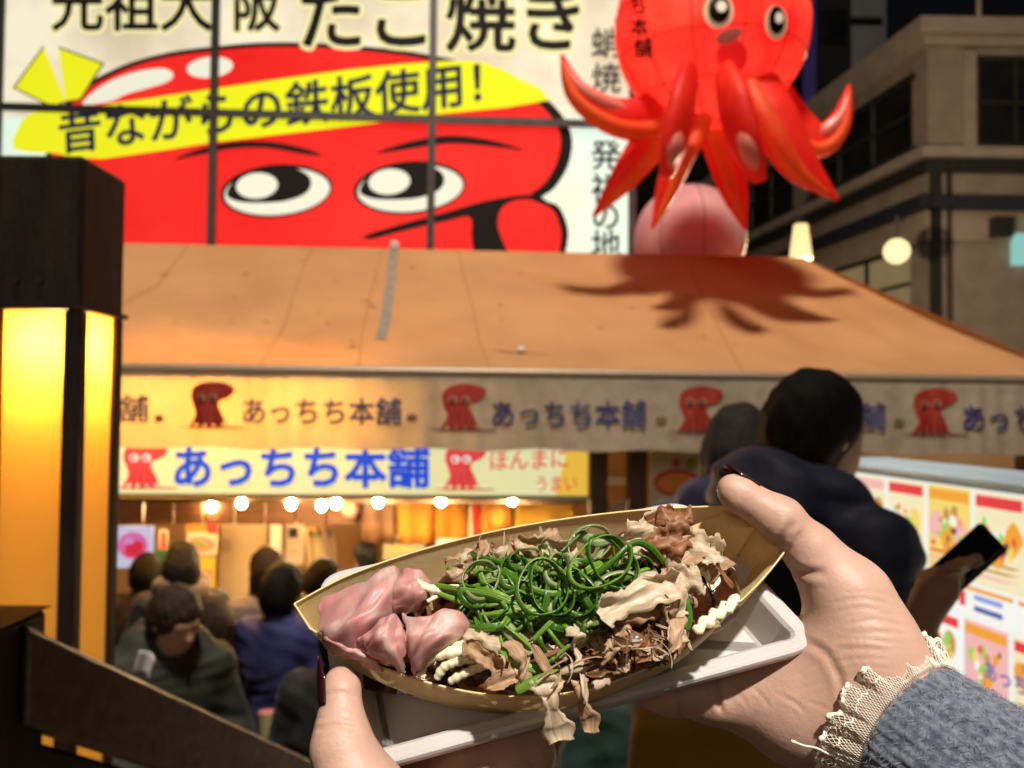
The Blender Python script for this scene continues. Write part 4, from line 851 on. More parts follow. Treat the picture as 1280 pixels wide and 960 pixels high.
MB().box(-.066, .066, -.031, .031, -.005, .005, .003).ob('case', mat('phone_case', (.02, .016, .014), .5), ph); MB().box(-.063, .063, -.028, .028, .0052, .006).ob('screen', mat('phone_screen', (.01, .01, .012), .08), ph); MB().tube([(.05, .015, -.0052), (.05, .015, -.0075)], .008, 12).ob('camera_lens', glassm, ph)
# small things people hold
c_ = CAM+ray(176, 826)*2.95; wb_ = ob('paper_napkin', grid(lambda a, b: (c_[0]+.05*(a-.5)+.02*b, c_[1]+.03*math.sin(3*a), c_[2]+.07*(b-.5)-.03*a), 8, 8), mat('napkin', (.6, .58, .62), .8), None, True); solid(wb_, .004); tag(wb_, 'crumpled pale napkin held by the man in the olive jacket', 'napkin')
c_ = P(333, 905, 3.6); cu = root('paper_cup', 'pale paper cup held low by the person in the cobalt jacket', 'cup', Tm(c_)); ob('cup', grid(lambda a, b: ((.028+.01*b)*math.cos(2*math.pi*a), (.028+.01*b)*math.sin(2*math.pi*a), .10*(b-.5)), 16, 4, True), mat('cup_paper', (.7, .6, .3), .6), cu, True); ob('lid', sphere((0, 0, .05), (.039, .039, .008), 14, 5), mat('cup_lid', (.6, .2, .18), .4), cu, True)
c_ = P(836, 930, 2.2); tb = root('tote_bag', 'bright orange tote bag below the right hand', 'bag', Tm(c_, .3)); MB().box(-.09, .12, -.05, .05, -.26, .06, .015).ob('bag_body', cloth('orange', (.55, .22, .015), (.62, .27, .03)), tb); MB().tube(crom([(-.06, 0, .06), (-.05, 0, .16), (.03, 0, .22), (.08, 0, .16), (.09, 0, .06)], 6), .008, 8).ob('handle', MATS['cloth_orange'], tb)
# ================================================================== BOAT OF TAKOYAKI (boat frame: u along, v across, h up)
BU = nrm(RT+UP*.2+FW*.12); BV = UP*math.sin(R(43))+FW*math.cos(R(43)); BV = nrm(BV-BU*(BV@BU)); BN = np.cross(BU, BV); BO = P(668, 750, .33)
BMX = Matrix(((BU[0], BV[0], BN[0], BO[0]), (BU[1], BV[1], BN[1], BO[1]), (BU[2], BV[2], BN[2], BO[2]), (0, 0, 0, 1)))
def Bl(px, py, h=0.):
    D = ray(px, py); t = ((BO+h*BN-CAM)@BN)/(D@BN); w = CAM+t*D-BO; return np.array([w@BU, w@BV, h])
def loc(px, py, d): w = P(px, py, d)-BO; return np.array([w@BU, w@BV, w@BN])
def bob(name, me, m, label=None, cat=None, group=None, smooth=True, parent=None):
    o = ob(name, me, m, parent, smooth)
    if parent is None: o.matrix_world = BMX
    if label: tag(o, label, cat, group)
    return o
# --- white foam tray
foam = mat('foam', (.47, .43, .40), .32, col2=(.51, .47, .44), ns=60, sss=.3, ss=.004, sr=(1, .8, .7), bump=[(900, .10, 'vor')])
TR = [(-.080, -.0385), (.106, -.034), (.082, .047), (-.086, .050)]
def rrect(off, rad=.012, n=7):
    c = np.mean(TR, 0); out_ = []
    for i in range(4):
        p = np.array(TR[i]); a = nrm(np.array(TR[i-1])-p); b = nrm(np.array(TR[(i+1) % 4])-p)
        q = p+(a+b)*rad; st_ = p+a*rad; en = p+b*rad
        for k in range(n):
            t = k/(n-1); w = (1-t)**2*st_+2*t*(1-t)*p+t*t*en; d = nrm(w-q); out_.append(w+d*off)
    return out_
prof = [(-.016, -.0395), (-.0135, -.0395), (-.012, -.0385), (-.0065, -.0236), (-.005, -.0222), (-.001, -.0216), (.0005, -.0222), (.001, -.0236), (.0005, -.0268), (-.001, -.0275), (-.0035, -.0275), (-.0085, -.0405), (-.011, -.0422), (-.016, -.0422)]
v = []; nn = 28
for off, h in prof: v += [(x, y, h) for x, y in rrect(off)]
f = [(i*nn+j, i*nn+(j+1) % nn, (i+1)*nn+(j+1) % nn, (i+1)*nn+j) for i in range(len(prof)-1) for j in range(nn)]
f += [tuple(range(nn)), tuple((len(prof)-1)*nn+j for j in range(nn))[::-1]]
_t = MB().add(v, f).ob('tray_tmp', foam); _tm = _t.data; bpy.data.objects.remove(_t); _tm.polygons.foreach_set('use_smooth', [False]*len(_tm.polygons))
tray = bob('foam_tray', _tm, foam, 'white foam tray held under the wooden boat dish', 'tray')
m_ = tray.modifiers.new('bev', 'BEVEL'); m_.width = .0006; m_.limit_method = 'ANGLE'
# --- thin wooden boat dish
bw = mat('boat_wood', (.86, .63, .27), .55, col2=(.91, .72, .38), ns=22, nd=8, mapping={'scale': (1.2, 18, 18)}, bump=[(160, .22, 'noise')], trl=.22, spec=.3)
back = [(368, 755), (430, 722), (500, 696), (570, 676), (640, 660), (720, 647), (800, 638), (870, 634), (921, 633)]
front = [(985, 684), (960, 716), (925, 752), (850, 815), (760, 855), (700, 868), (645, 871), (580, 864), (510, 846), (450, 822), (388, 786)]
bk = crom([Bl(*p) for p in back], 6); fr = crom([Bl(*p) for p in front], 6)
re = np.array([bk[-1]*(1-t)+fr[0]*t for t in np.linspace(0, 1, 8)[1:-1]]); le = np.array([fr[-1]*(1-t)+bk[0]*t for t in np.linspace(0, 1, 5)[1:-1]])
loop = np.concatenate([bk, re, fr, le]); nl = len(loop)
def vc(u): return .002+.0135*(u/.09)**2
rows_ = 9; v = []
def wall_pt(p, t):
    """t 0 at the rim, 1 at the floor edge"""
    u, w = p[0], p[1]; uf = .006+(u-.006)*.90; wf = vc(u)+(w-vc(u))*.68
    s = t**1.05; return np.array([u*(1-s)+uf*s, w*(1-s)+wf*s, -.0372*(1-(1-t)**1.5)])
for t in np.linspace(0, 1, rows_): v += [wall_pt(p, t) for p in loop]
f = [(i*nl+j, i*nl+(j+1) % nl, (i+1)*nl+(j+1) % nl, (i+1)*nl+j) for i in range(rows_-1) for j in range(nl)]
cen = len(v); v.append(np.array([.004, .004, -.0375])); f += [((rows_-1)*nl+j, (rows_-1)*nl+(j+1) % nl, cen) for j in range(nl)]
boat = root('boat_dish', 'thin pale wooden boat-shaped dish filled with takoyaki', 'dish', BMX)
hull = ob('hull', ([tuple(p) for p in v], f), bw, boat, True)
ob('rim_edge', tube(np.concatenate([loop, loop[:1]])+np.array([0, 0, .0001]), .00042, 6, False), bw, boat, True)
m_ = hull.modifiers.new('es', 'EDGE_SPLIT'); m_.split_angle = R(50)
def flap(pts, name='folded_end'):
    return ob(name, (pts, [tuple(range(len(pts)))]), bw, boat)
c1, c2 = bk[-1], fr[0]
wp = lambda p, t, off: (lambda q: (q[0]-off, q[1]-off*.4, q[2]))(wall_pt(p, t))
flap([wp(c1, .01, .0012), wp(bk[-9], .28, .0012), wp(bk[-7], .62, .003), wp(re[2], .97, .003), wp(re[2], .02, .0012)])
flap([wp(c2, .01, .0009), wp(fr[7], .55, .0012), wp(re[3], .985, .0025), wp(re[2], .02, .0009)])
# --- sauce pool, dumplings
sauce = mat('sauce', (.030, .0075, .003), .14, col2=(.075, .022, .007), ns=110, coat=.4, bump=[(170, .55, 'noise')])
crust = mat('crust', (.33, .13, .035), .5, col2=(.16, .05, .014), ns=70, nd=6, bump=[(150, .5, 'noise')])
v, f = grid(lambda a, b: (lambda u: (u, vc(u)+(.020*(1-(u/.10)**4))*(2*b-1), -.0285+.003*math.sin(u*300)*math.sin(b*9)))(-.072+.158*a), 40, 12); bob('sauce_pool', (v, f), sauce, 'dark glossy sauce pooled in the bottom of the boat dish', 'sauce')
balls = [(-.055, .011), (-.024, .0145), (-.022, -.0135), (.012, .0135), (.011, -.0155), (.044, .012), (.042, -.0155), (.067, -.007)]
where = ['under the pink slices at the left end', 'in the back row second from the left, under pink slices', 'in the front row behind the mayonnaise strands', 'in the back row under the green onion', 'in the front row under the drooping flake', 'in the back row under the pink-brown flakes', 'in the front row under the broad pale flake', 'at the right end under crinkled mayonnaise']
rb = random.Random(5)
for (bu, bv), wh in zip(balls, where):
    r = root('takoyaki_ball', 'sauce-covered round dumpling '+wh, 'dumpling', BMX @ Matrix.Translation((bu, bv, -.0135)), 'dumplings in the boat dish')
    V_, F_ = sphere((0, 0, 0), .0150, 28, 18); ph1 = rb.uniform(0, 6); V_ = [tuple(np.array(p)*(1+.03*math.sin(p[0]*260+ph1)*math.sin(p[1]*240+p[2]*200))) for p in V_]; ob('ball', (V_, F_), crust, r, True)
    V_, F_ = grid(lambda a, b: (lambda th, rr: (rr*math.sin(th)*math.cos(2*math.pi*a), rr*math.sin(th)*math.sin(2*math.pi*a), rr*math.cos(th)))(b*(1.35+.28*math.sin(6*math.pi*a+ph1)+.2*math.sin(10*math.pi*a)), 0.0160*(1+.012*math.sin(14*a+9*b+ph1))-.0013*b**6), 36, 10, True); ob('sauce_coat', (V_, F_), sauce, r, True)
# --- pink slices
pinkm = fibre('pink_slice', ((.56, .20, .19), (.66, .34, .30), (.80, .58, .50)), .40, .25, 5., 2.2, .4, .5, .4, .0, .28, .74)
def patch(rows, n=7):
    g0 = np.array([[Bl(x, y, h*.001) for x, y, h in r] for r in rows]); a = np.array([crom(r, n) for r in g0]); b = np.array([crom(a[:, j], n) for j in range(a.shape[1])]); return b
def slice_(rows, label, seed, th=.0009):
    rr = np.random.RandomState(seed); rows = [[(x+rr.uniform(-2.5, 2.5), y+rr.uniform(-2, 2), h+rr.uniform(-1.2, 1.2)) for x, y, h in r] for r in rows]
    b = patch(rows, 9); nu, nv = b.shape[:2]; p = rr.uniform(0, 6, 6)
    for i in range(nu):
        for j in range(nv):
            x, y = i/(nu-1), j/(nv-1); ed = min(x, 1-x, y, 1-y)
            b[i, j, 2] += .0011*math.sin(7*x+4*y+p[0])+.0008*math.sin(13*y-5*x+p[1])+.0005*math.sin(21*x+9*y+p[2])+.0004*math.sin(29*y+11*x+p[3])-.0022*max(0, .10-ed)/.10
            if ed < 1e-6: b[i, j, :2] += .0007*np.array([math.sin(17*x+23*y+p[4]), math.cos(19*y+15*x+p[5])])+rr.uniform(-.00025, .00025, 2)
    v = b.reshape(-1, 3); f = [(i*nv+j, i*nv+j+1, (i+1)*nv+j+1, (i+1)*nv+j) for i in range(nu-1) for j in range(nv-1)]
    o = bob('pink_slice', ([tuple(p_) for p_ in v], f), pinkm, label, 'pickled slice', 'folded pink slices on the boat dish'); set_uv(o, [(i/(nu-1), j/(nv-1)) for i in range(nu) for j in range(nv)]); solid(o, th); subs(o, 1); return o
slice_([[(401, 748, 6), (440, 729, 9), (475, 711, 11), (494, 707, 9)], [(398, 772, 9), (440, 756, 16), (480, 738, 17), (500, 728, 12)], [(402, 797, 8), (436, 786, 15), (470, 771, 16), (493, 756, 11)], [(416, 815, 5), (446, 806, 8), (474, 789, 8), (492, 770, 5)]], 'largest pink slice, domed over the left end of the boat', 1)
slice_([[(491, 722, 14), (511, 711, 15), (530, 714, 14), (541, 727, 10)], [(490, 744, 15), (508, 737, 19), (527, 741, 16), (537, 752, 8)], [(493, 766, 10), (506, 764, 11), (517, 767, 8), (523, 770, 4)]], 'small pink slice rolled up behind, touching the dark sauce', 2)
slice_([[(503, 766, 15), (530, 767, 19), (561, 759, 17), (583, 771, 12)], [(507, 790, 17), (530, 788, 21), (560, 781, 20), (589, 785, 12)], [(510, 816, 13), (528, 811, 17), (553, 801, 16), (576, 799, 10)], [(516, 840, 6), (524, 838, 9), (533, 826, 9), (546, 814, 6)]], 'broad pink slice with a pale edge beside the green onion', 3)
slice_([[(443, 793, 14), (470, 776, 20), (490, 769, 21), (501, 775, 18)], [(454, 801, 16), (474, 794, 22), (491, 789, 21), (503, 796, 17)], [(460, 815, 13), (478, 812, 18), (494, 815, 18), (505, 823, 12)], [(479, 826, 8), (490, 830, 11), (501, 838, 10), (505, 843, 6)]], 'small folded pink slice in the middle of the other pink slices', 4)
slice_([[(402, 793, 6), (425, 798, 9), (455, 805, 9), (470, 817, 8)], [(408, 803, 6), (430, 810, 9), (455, 820, 9), (474, 829, 6)], [(416, 812, 3), (433, 819, 5), (456, 829, 4), (476, 837, 2)]], 'low pink slice lying along the front edge at the left end', 5)
# --- mayonnaise
mayo = mat('mayonnaise', (.80, .70, .42), .22, col2=(.84, .78, .56), ns=90, sss=.4, ss=.003, coat=.3)
def strand(pts, rad, label, n=8):
    q = crom([Bl(x, y, h*.001) for x, y, h in pts], n); L_ = len(q); rr = [rad*(.55+.45*math.sin(math.pi*min(1, (i+1.5)/L_*4)/2))*(1+.12*math.sin(i*1.7)) if i < L_-3 else rad*(.75-.18*(i-L_+3)) for i in range(L_)]
    return bob('mayonnaise_strand', tube(q, rr, 10), mayo, label, 'mayonnaise', 'mayonnaise strands')
strand([(528, 846, 2), (527, 832, 5), (540, 821, 9), (566, 815, 11), (600, 812, 10)], .0021, 'mayonnaise strand rounding the lower left, beside the broad pink slice')
strand([(546, 848, 3), (556, 833, 7), (575, 826, 9), (606, 822, 9)], .0017, 'middle of three mayonnaise strands below the broad pink slice')
strand([(562, 852, 3), (580, 842, 6), (600, 834, 8), (616, 828, 8)], .0016, 'lowest of three mayonnaise strands below the broad pink slice')
strand([(560, 812, 9), (580, 806, 11), (598, 803, 10)], .0019, 'short glossy mayonnaise strand right under the pale edge of a pink slice')
strand([(515, 724, 16), (530, 733, 15), (552, 738, 13), (575, 733, 12)], .0016, 'mayonnaise strand on the rolled slice by the green onion tips')
strand([(534, 752, 11), (550, 744, 12), (566, 742, 11)], .0009, 'thin white streak on the dark sauce left of the green onion')
zz = [(868+6.2*i, 788-4.4*i+(5 if i % 2 else -5), 9-.1*i) for i in range(10)]; strand(zz, .0018, 'crinkled mayonnaise ribbon at the right end of the boat', 5)
mb_ = BMX @ Matrix.Translation((.067, -.007, -.0135)) @ Matrix.Rotation(R(-24), 4, 'X') @ Matrix.Rotation(R(10), 4, 'Y')
V_, F_ = grid(lambda a, b: (lambda th, rr: (rr*math.sin(th)*math.cos(2*math.pi*a), rr*math.sin(th)*math.sin(2*math.pi*a), rr*math.cos(th)))(b*(.62+.20*math.sin(6*math.pi*a+1)+.16*math.sin(14*math.pi*a)+.08*math.sin(26*math.pi*a)), .0174+.0006*math.sin(9*a+14*b)+.0004*math.sin(40*a)*b-.0013*b**5), 60, 12, True)
md_ = ob('mayonnaise_dollop', (V_, F_), mayo, None, True); md_.matrix_world = mb_; tag(md_, 'smooth pale mayonnaise film over the right end dumpling', 'mayonnaise')
# --- green onion
gr1 = fibre('onion_dark', ((.025, .090, .006), (.062, .175, .013), (.14, .29, .03)), .24, .26, 1.2, 9., .6, 0, .5, .1)
gr2 = fibre('onion_mid', ((.08, .20, .016), (.17, .33, .035), (.36, .50, .12)), .24, .30, 1.2, 9., .6, 0, .5, .1)
gr3 = fibre('onion_pale', ((.16, .26, .07), (.36, .43, .18), (.60, .60, .38)), .22, .35, 1.5, 9., .5, 0, .5, .2)
GL = ['glossy dark green onion shred in the %s of the green heap', 'lighter green onion shred in the %s of the green heap', 'pale whitish onion shred in the %s of the green heap']
def ribbon(path, wd, axis, th=.0007):
    """thin band: width along `axis` made perpendicular to the path"""
    path = np.asarray(path); n = len(path); t = np.gradient(path, axis=0); t /= np.linalg.norm(t, axis=1, keepdims=True)+1e-12
    ax = np.asarray(axis) if np.ndim(axis) == 2 else np.tile(np.asarray(axis, float), (n, 1)); ax = ax-t*(ax*t).sum(1, keepdims=True); ax /= np.linalg.norm(ax, axis=1, keepdims=True)+1e-9; nn_ = np.cross(t, ax)
    w_ = wd*np.ones(n); w_[0] *= .6; w_[-1] *= .5; v = []
    for s, q in ((-.5, .15), (-.2, .5), (.2, .5), (.5, .15), (.5, -.15), (.2, -.5), (-.2, -.5), (-.5, -.15)): v.append(path+ax*(w_*s)[:, None]+nn_*(th*q+(w_*.30*(.25-s*s)))[:, None])
    v = np.stack(v, 1).reshape(-1, 3); f = [(i*8+j, i*8+(j+1) % 8, (i+1)*8+(j+1) % 8, (i+1)*8+j) for i in range(n-1) for j in range(8)]+[tuple(range(8))[::-1], tuple((n-1)*8+j for j in range(8))]
    return [tuple(p) for p in v], f
ON = 'green onion'
def rbob(name, me, *a, **k):
    o = bob(name, me, *a, **k); n = len(me[0])//8; set_uv(o, [(i/max(n-1, 1), abs(((j+.5) % 8)-4)/4) for i in range(n) for j in range(8)]); return o
ro_ = random.Random(21)
def spot(px_, py_): return ('back ' if py_ < 725 else 'front ' if py_ > 768 else 'middle ')+('left' if px_ < 640 else 'right' if px_ > 735 else 'centre')
def shred(pts, wd, axis, k, th=.0008): rbob('onion_shred', ribbon(crom([Bl(x, y, h*.001) for x, y, h in pts], 8), wd*1.1, axis, th), (gr1, gr2, gr3)[k], GL[k] % spot(pts[len(pts)//2][0], pts[len(pts)//2][1]), ON, 'green onion shreds')
def ring(px, py, h, rx, ry, tilt, yaw, wd, k, turn=1.):
    c = Bl(px, py, h*.001); M = rotz(R(yaw))@rotx(R(tilt)); a = np.linspace(0, 2*math.pi*turn, int(30*turn)); p1_, p2_ = ro_.uniform(0, 6), ro_.uniform(0, 6); q1 = lambda t: 1+.10*math.sin(2*t+p1_)+.06*math.sin(3*t+p2_)+.05*t/6.28; p = np.array([c+M@np.array([rx*.001*math.cos(t)*q1(t), ry*.001*math.sin(t)*q1(t), .0009*math.sin(t+p2_)+.0007*math.sin(2*t+p1_)+.0005*t]) for t in a])
    rbob('onion_ring', ribbon(p, wd*1.15, np.array([M[:, 2]+.35*math.sin(2*t+p1_)*M[:, 0] for t in a]), .0008), (gr1, gr2, gr3)[k], ('glossy dark green onion loop in the %s of the heap', 'lighter green onion loop in the %s of the heap', 'pale onion loop in the %s of the heap')[k] % spot(px, py), ON, 'green onion loops')
ring(676, 734, 24, 8.2, 10, 34, 8, .0032, 1, 1.05); ring(687, 735, 22, 6.8, 9.4, 32, 4, .003, 0, .97); ring(748, 704, 26, 11.5, 8.5, 30, 20, .0032, 1, 1.02); ring(762, 703, 24, 8, 9.5, 36, 35, .0028, 0, .95)
ring(721, 741, 20, 6.5, 8, 28, -20, .0032, 0, 1.0); ring(600, 727, 17, 7, 6.5, 20, 30, .0035, 2, 1.0); ring(770, 733, 18, 8.5, 5, 40, 12, .0035, 2, 1.0); ring(715, 768, 15, 5, 6, 25, 0, .003, 0, 1.0); ring(694, 716, 20, 6, 5, 30, 60, .003, 2, 1.0)
ring(737, 770, 14, 5.5, 4.5, 20, 10, .003, 0, 1.0); ring(658, 760, 15, 5, 4, 30, 80, .003, 1, .9); ring(790, 712, 17, 7, 5.5, 38, -10, .0028, 0, 1.0); ring(655, 700, 16, 6, 4, 30, 15, .003, 0, .9); ring(735, 680, 16, 9, 6, 38, 10, .0036, 2, .9); ring(640, 718, 16, 6.5, 5.5, 25, 50, .003, 0, 1)
UPA = (0, .6, 1.)
for pts, wd, ax, k in (
    ([(543, 733, 14), (575, 738, 18), (615, 745, 20), (650, 760, 18)], .0028, UPA, 1), ([(546, 740, 13), (580, 752, 15), (620, 756, 16), (668, 762, 14)], .0024, (0, 1, .3), 1), ([(586, 695, 13), (620, 702, 16), (655, 713, 17)], .0026, UPA, 0),
    ([(735, 728, 20), (765, 702, 26), (792, 679, 27), (812, 684, 22), (830, 704, 14)], .0026, (0, .4, 1), 0), ([(598, 770, 14), (630, 768, 17), (670, 771, 16)], .0022, UPA, 1), ([(588, 778, 11), (640, 778, 14), (690, 776, 15)], .0022, (0, 1, .2), 0),
    ([(622, 790, 11), (628, 812, 11), (648, 828, 10), (676, 838, 8)], .003, (.3, 1, .3), 1), ([(674, 840, 8), (692, 824, 10), (713, 806, 12)], .003, (1, .4, .3), 1), ([(645, 864, 6), (668, 852, 9), (695, 843, 9), (722, 838, 7)], .0032, (0, 1, .4), 1),
    ([(628, 772, 14), (640, 792, 14), (655, 806, 11), (664, 818, 9)], .0045, (1, .5, .2), 2), ([(775, 745, 16), (800, 736, 16), (820, 745, 13)], .0032, UPA, 0), ([(740, 745, 17), (775, 725, 20), (812, 712, 18)], .0026, (0, .5, 1), 1), ([(625, 712, 16), (650, 730, 19), (668, 752, 18)], .0026, (1, 0, .6), 0),
    ([(700, 690, 19), (720, 672, 18), (735, 660, 13)], .003, (1, .3, .5), 2), ([(720, 668, 15), (745, 676, 17), (765, 672, 14)], .0042, (0, 1, .6), 2), ([(842, 728, 15), (856, 745, 15), (862, 770, 12), (858, 788, 9)], .0022, (1, 0, .5), 0), ([(560, 745, 13), (590, 760, 14), (610, 782, 12)], .0024, UPA, 0), ([(690, 800, 10), (706, 790, 12), (724, 798, 10)], .0026, UPA, 0)):
    shred(pts, wd, ax, k)
for i in range(115):
    a = ro_.uniform(0, 6.283); rr = math.sqrt(ro_.random()); px_ = 690+118*rr*math.cos(a); py_ = 741+52*rr*math.sin(a)-(px_-690)*.16; h = 9+9*(1-rr*rr)+ro_.uniform(-2, 2.5)
    L_ = ro_.uniform(18, 48); an = ro_.uniform(0, 3.14); cv = ro_.uniform(-14, 14); k = ro_.choice([0, 0, 1, 1, 1, 2]); dx, dy = L_*math.cos(an), L_*math.sin(an)*.7
    shred([(px_-dx, py_-dy, h-3), (px_-dx*.3+cv*.4, py_-dy*.3-cv*.5, h+1.5), (px_+dx*.3+cv*.5, py_+dy*.3-cv*.6, h+2), (px_+dx, py_+dy, h-3)], ro_.uniform(.0012, .0030), (ro_.uniform(-1, 1), ro_.uniform(-1, 1), ro_.uniform(.3, 1.2)), k)
for i in range(8): ring(690+ro_.uniform(-105, 105), 738+ro_.uniform(-42, 48), ro_.uniform(9, 17), ro_.uniform(3.5, 7.5), ro_.uniform(3, 6.5), ro_.uniform(5, 55), ro_.uniform(0, 180), ro_.uniform(.002, .0034), ro_.choice([0, 0, 1, 2]), ro_.uniform(.6, 1.0))
# --- shaved fish flakes
fk1 = fibre('flake_tan', ((.46, .26, .125), (.64, .42, .24), (.78, .60, .40)), .4, .5, 1.6, 11., .7)
fk2 = fibre('flake_pale', ((.64, .46, .28), (.80, .65, .45), (.90, .82, .66)), .4, .5, 1.6, 11., .7)
fk3 = fibre('flake_rust', ((.26, .085, .03), (.42, .18, .075), (.56, .31, .17)), .4, .5, 1.6, 11., .7)
fk4 = fibre('flake_wet', ((.07, .026, .010), (.16, .07, .028), (.30, .16, .075)), .22, .35, 1.6, 11., .7, 0, .5, .2)
FM = (fk1, fk2, fk3, fk4)
FLb = ['small tan curled fish flake %s of the food', 'small pale cream fish flake %s of the food', 'small rusty brown fish flake %s of the food', 'small dark sauce-soaked fish flake %s of the food']
def flake(px_, py_, h, L_, W_, yaw, pitch, roll, curl, k, seed, label=None, twist=0.):
    r = np.random.RandomState(seed); nu, nv = (22, 11) if W_ > 5 else (16, 6); c = Bl(px_, py_, h*.001); M = rotz(R(yaw))@rotx(R(pitch))@roty(R(roll)); v = []
    def edge():
        e = r.uniform(.55, 1.15, nu); e = (np.roll(e, 1)+2*e+np.roll(e, -1))/4+r.uniform(-.13, .10, nu); e[0] *= .55; e[-1] *= .5; e[1] *= .85; e[-2] *= .85; return e
    e0, e1 = edge(), edge(); sk_ = r.uniform(-.3, .3); fz = r.uniform(0, 6, 5); c2 = r.uniform(-1.6, 1.6)
    for i in range(nu):
        x = (i/(nu-1)-.5); th = curl*x
        X = math.sin(th)/curl if abs(curl) > .05 else x; Zc = (1-math.cos(th))/curl if abs(curl) > .05 else 0
        for j in range(nv):
            y = (j/(nv-1)-.5); y2 = y*(e1[i] if y > 0 else e0[i])+sk_*x
            z = Zc*L_+W_*(c2*y*y+.10*math.sin(7*x+5*y+fz[0])+.06*math.sin(11*y+fz[1]+6*x)+.05*abs(math.sin(9*x+fz[2]+5*y))+.05*abs(math.sin(8*y+fz[3]-3*x))+.02*math.sin(31*x+fz[4])+r.uniform(-.014, .014))+twist*x*y*W_
            v.append(c+M@(np.array([X*L_+r.uniform(-.02, .02)*L_*(j in (0, nv-1)), y2*W_, -z])*.001))
    f = [(i*nv+j, i*nv+j+1, (i+1)*nv+j+1, (i+1)*nv+j) for i in range(nu-1) for j in range(nv-1)]
    o = bob('fish_flake', ([tuple(p) for p in v], f), FM[k], label or FLb[k] % fspot(px_, py_), 'fish flake', 'fish flakes on the takoyaki'); set_uv(o, [(i/(nu-1), j/(nv-1)) for i in range(nu) for j in range(nv)]); solid(o, .00012); return o
def fspot(px_, py_): return 'behind the onion' if py_ < 715 and px_ < 765 else 'in the upper right heap' if py_ < 715 else 'at the front centre' if px_ < 745 else 'low on the right front' if py_ > 785 else 'in the right half'
S_ = 500
for a in (  # px, py, h, len mm, wid mm, yaw, pitch, roll, curl, kind, label
    (812, 664, 20, 20, 15, 20, 40, 10, 1.2, 1, 'feathery pale flake at the top left of the upper right heap'), (846, 656, 22, 16, 13, -30, 45, 20, 1.5, 2, 'rusty flake standing up at the very top of the heap near the thumb'), (838, 676, 20, 22, 14, 10, 35, -10, 1.4, 2, 'broad rusty flake under the top of the upper right heap'),
    (872, 684, 15, 22, 15, -25, 28, 8, 1.0, 1, 'pale pinkish flake sloping toward the thumb'), (858, 692, 15, 18, 12, 40, 30, -15, 1.3, 0, 'tan flake tucked under the pale pinkish one near the thumb'), (800, 676, 18, 15, 10, 60, 30, 20, 1.6, 1, 'crumpled pale flake beside the arching onion shred'), (826, 650, 20, 16, 10, 5, 60, 0, 1.8, 2, 'reddish curl against the back edge of the boat'),
    (793, 746, 22, 36, 13, 14, 38, 4, -1.3, 1, 'long broad pale flake lying across the right half of the food'), (826, 728, 21, 13, 11, 70, 30, 10, 1.0, 1, 'squarish pale flake standing above the long broad one'), (848, 742, 19, 16, 12, 80, 35, -20, 1.4, 1, 'ragged pale flake next to the mayonnaise dollop'), (862, 722, 17, 14, 12, -10, 30, 15, 1.2, 1, 'yellowish pale flake behind the mayonnaise dollop'),
    (800, 770, 16, 24, 10, 8, 50, 0, 1.6, 0, 'tan flake folded under the long broad flake'), (840, 778, 14, 22, 9, 75, 40, 10, 1.5, 0, 'upright tan flake left of the crinkled mayonnaise'), (735, 786, 16, 13, 9, 30, 35, 20, 1.8, 1, 'small pale torn flake below the green onion'), (790, 805, 9, 22, 9, -15, 40, 5, 1.6, 3, 'dark wet flake low on the right front'), (826, 806, 9, 20, 9, 50, 45, -5, 1.7, 3, 'dark wet curl low on the right front'), (762, 828, 7, 22, 9, 10, 35, 10, 1.5, 3, 'dark wet flake against the front edge of the boat'),
    (612, 823, 13, 22, 8.5, -62, 30, 55, .9, 0, 'folded triangular tan flake standing between mayonnaise and onion'), (604, 806, 14, 16, 8, -40, 40, 20, 1.0, 1, 'pale flake leaning on the broad pink slice'), (640, 842, 8, 20, 8, 25, 30, 5, 1.2, 0, 'tan flake lying low at the front centre'), (645, 800, 12, 15, 9, -40, 35, 10, 1.4, 1, 'creamy flake between onion shreds at the front'),
    (603, 693, 14, 18, 7, 55, 60, 10, 1.2, 0, 'spiky tan flake behind the onion tips at the left'), (640, 689, 15, 14, 5, 70, 60, 0, .8, 0, 'thin upright tan sliver against the back wall'), (676, 682, 16, 20, 11, 8, 55, 0, 1.0, 0, 'wide tan flake behind the onion loops'), (700, 684, 15, 15, 9, -10, 55, 10, 1.2, 1, 'pale flake behind the onion loops'), (582, 712, 13, 14, 8, 30, 50, 0, 1.5, 0, 'shaggy tan flake at the left of the onion heap'), (655, 688, 14, 10, 5, 80, 60, 10, 1, 1, 'narrow pale sliver against the back wall')):
    S_ += 1; flake(*a[:10], S_, a[10])
for i in range(95):
    z = ro_.random()
    if z < .5: px_, py_ = ro_.uniform(740, 905), ro_.uniform(728, 820); py_ -= max(0, px_-820)*.35
    elif z < .68: px_, py_ = ro_.uniform(770, 890), ro_.uniform(655, 710)
    elif z < .85: px_, py_ = ro_.uniform(590, 770), ro_.uniform(795, 848)
    else: px_, py_ = ro_.uniform(565, 745), ro_.uniform(675, 715)
    S_ += 1; flake(px_, py_, ro_.uniform(5, 13), ro_.uniform(8, 20), ro_.uniform(1.5, 8), ro_.uniform(0, 180), ro_.uniform(-50, 60), ro_.uniform(-50, 50), ro_.uniform(.5, 3.2), ro_.choice([3, 3, 3, 2, 0, 0, 1]) if (py_ > 782 and px_ > 735) else ro_.choice([0, 0, 1, 1, 2]), S_)
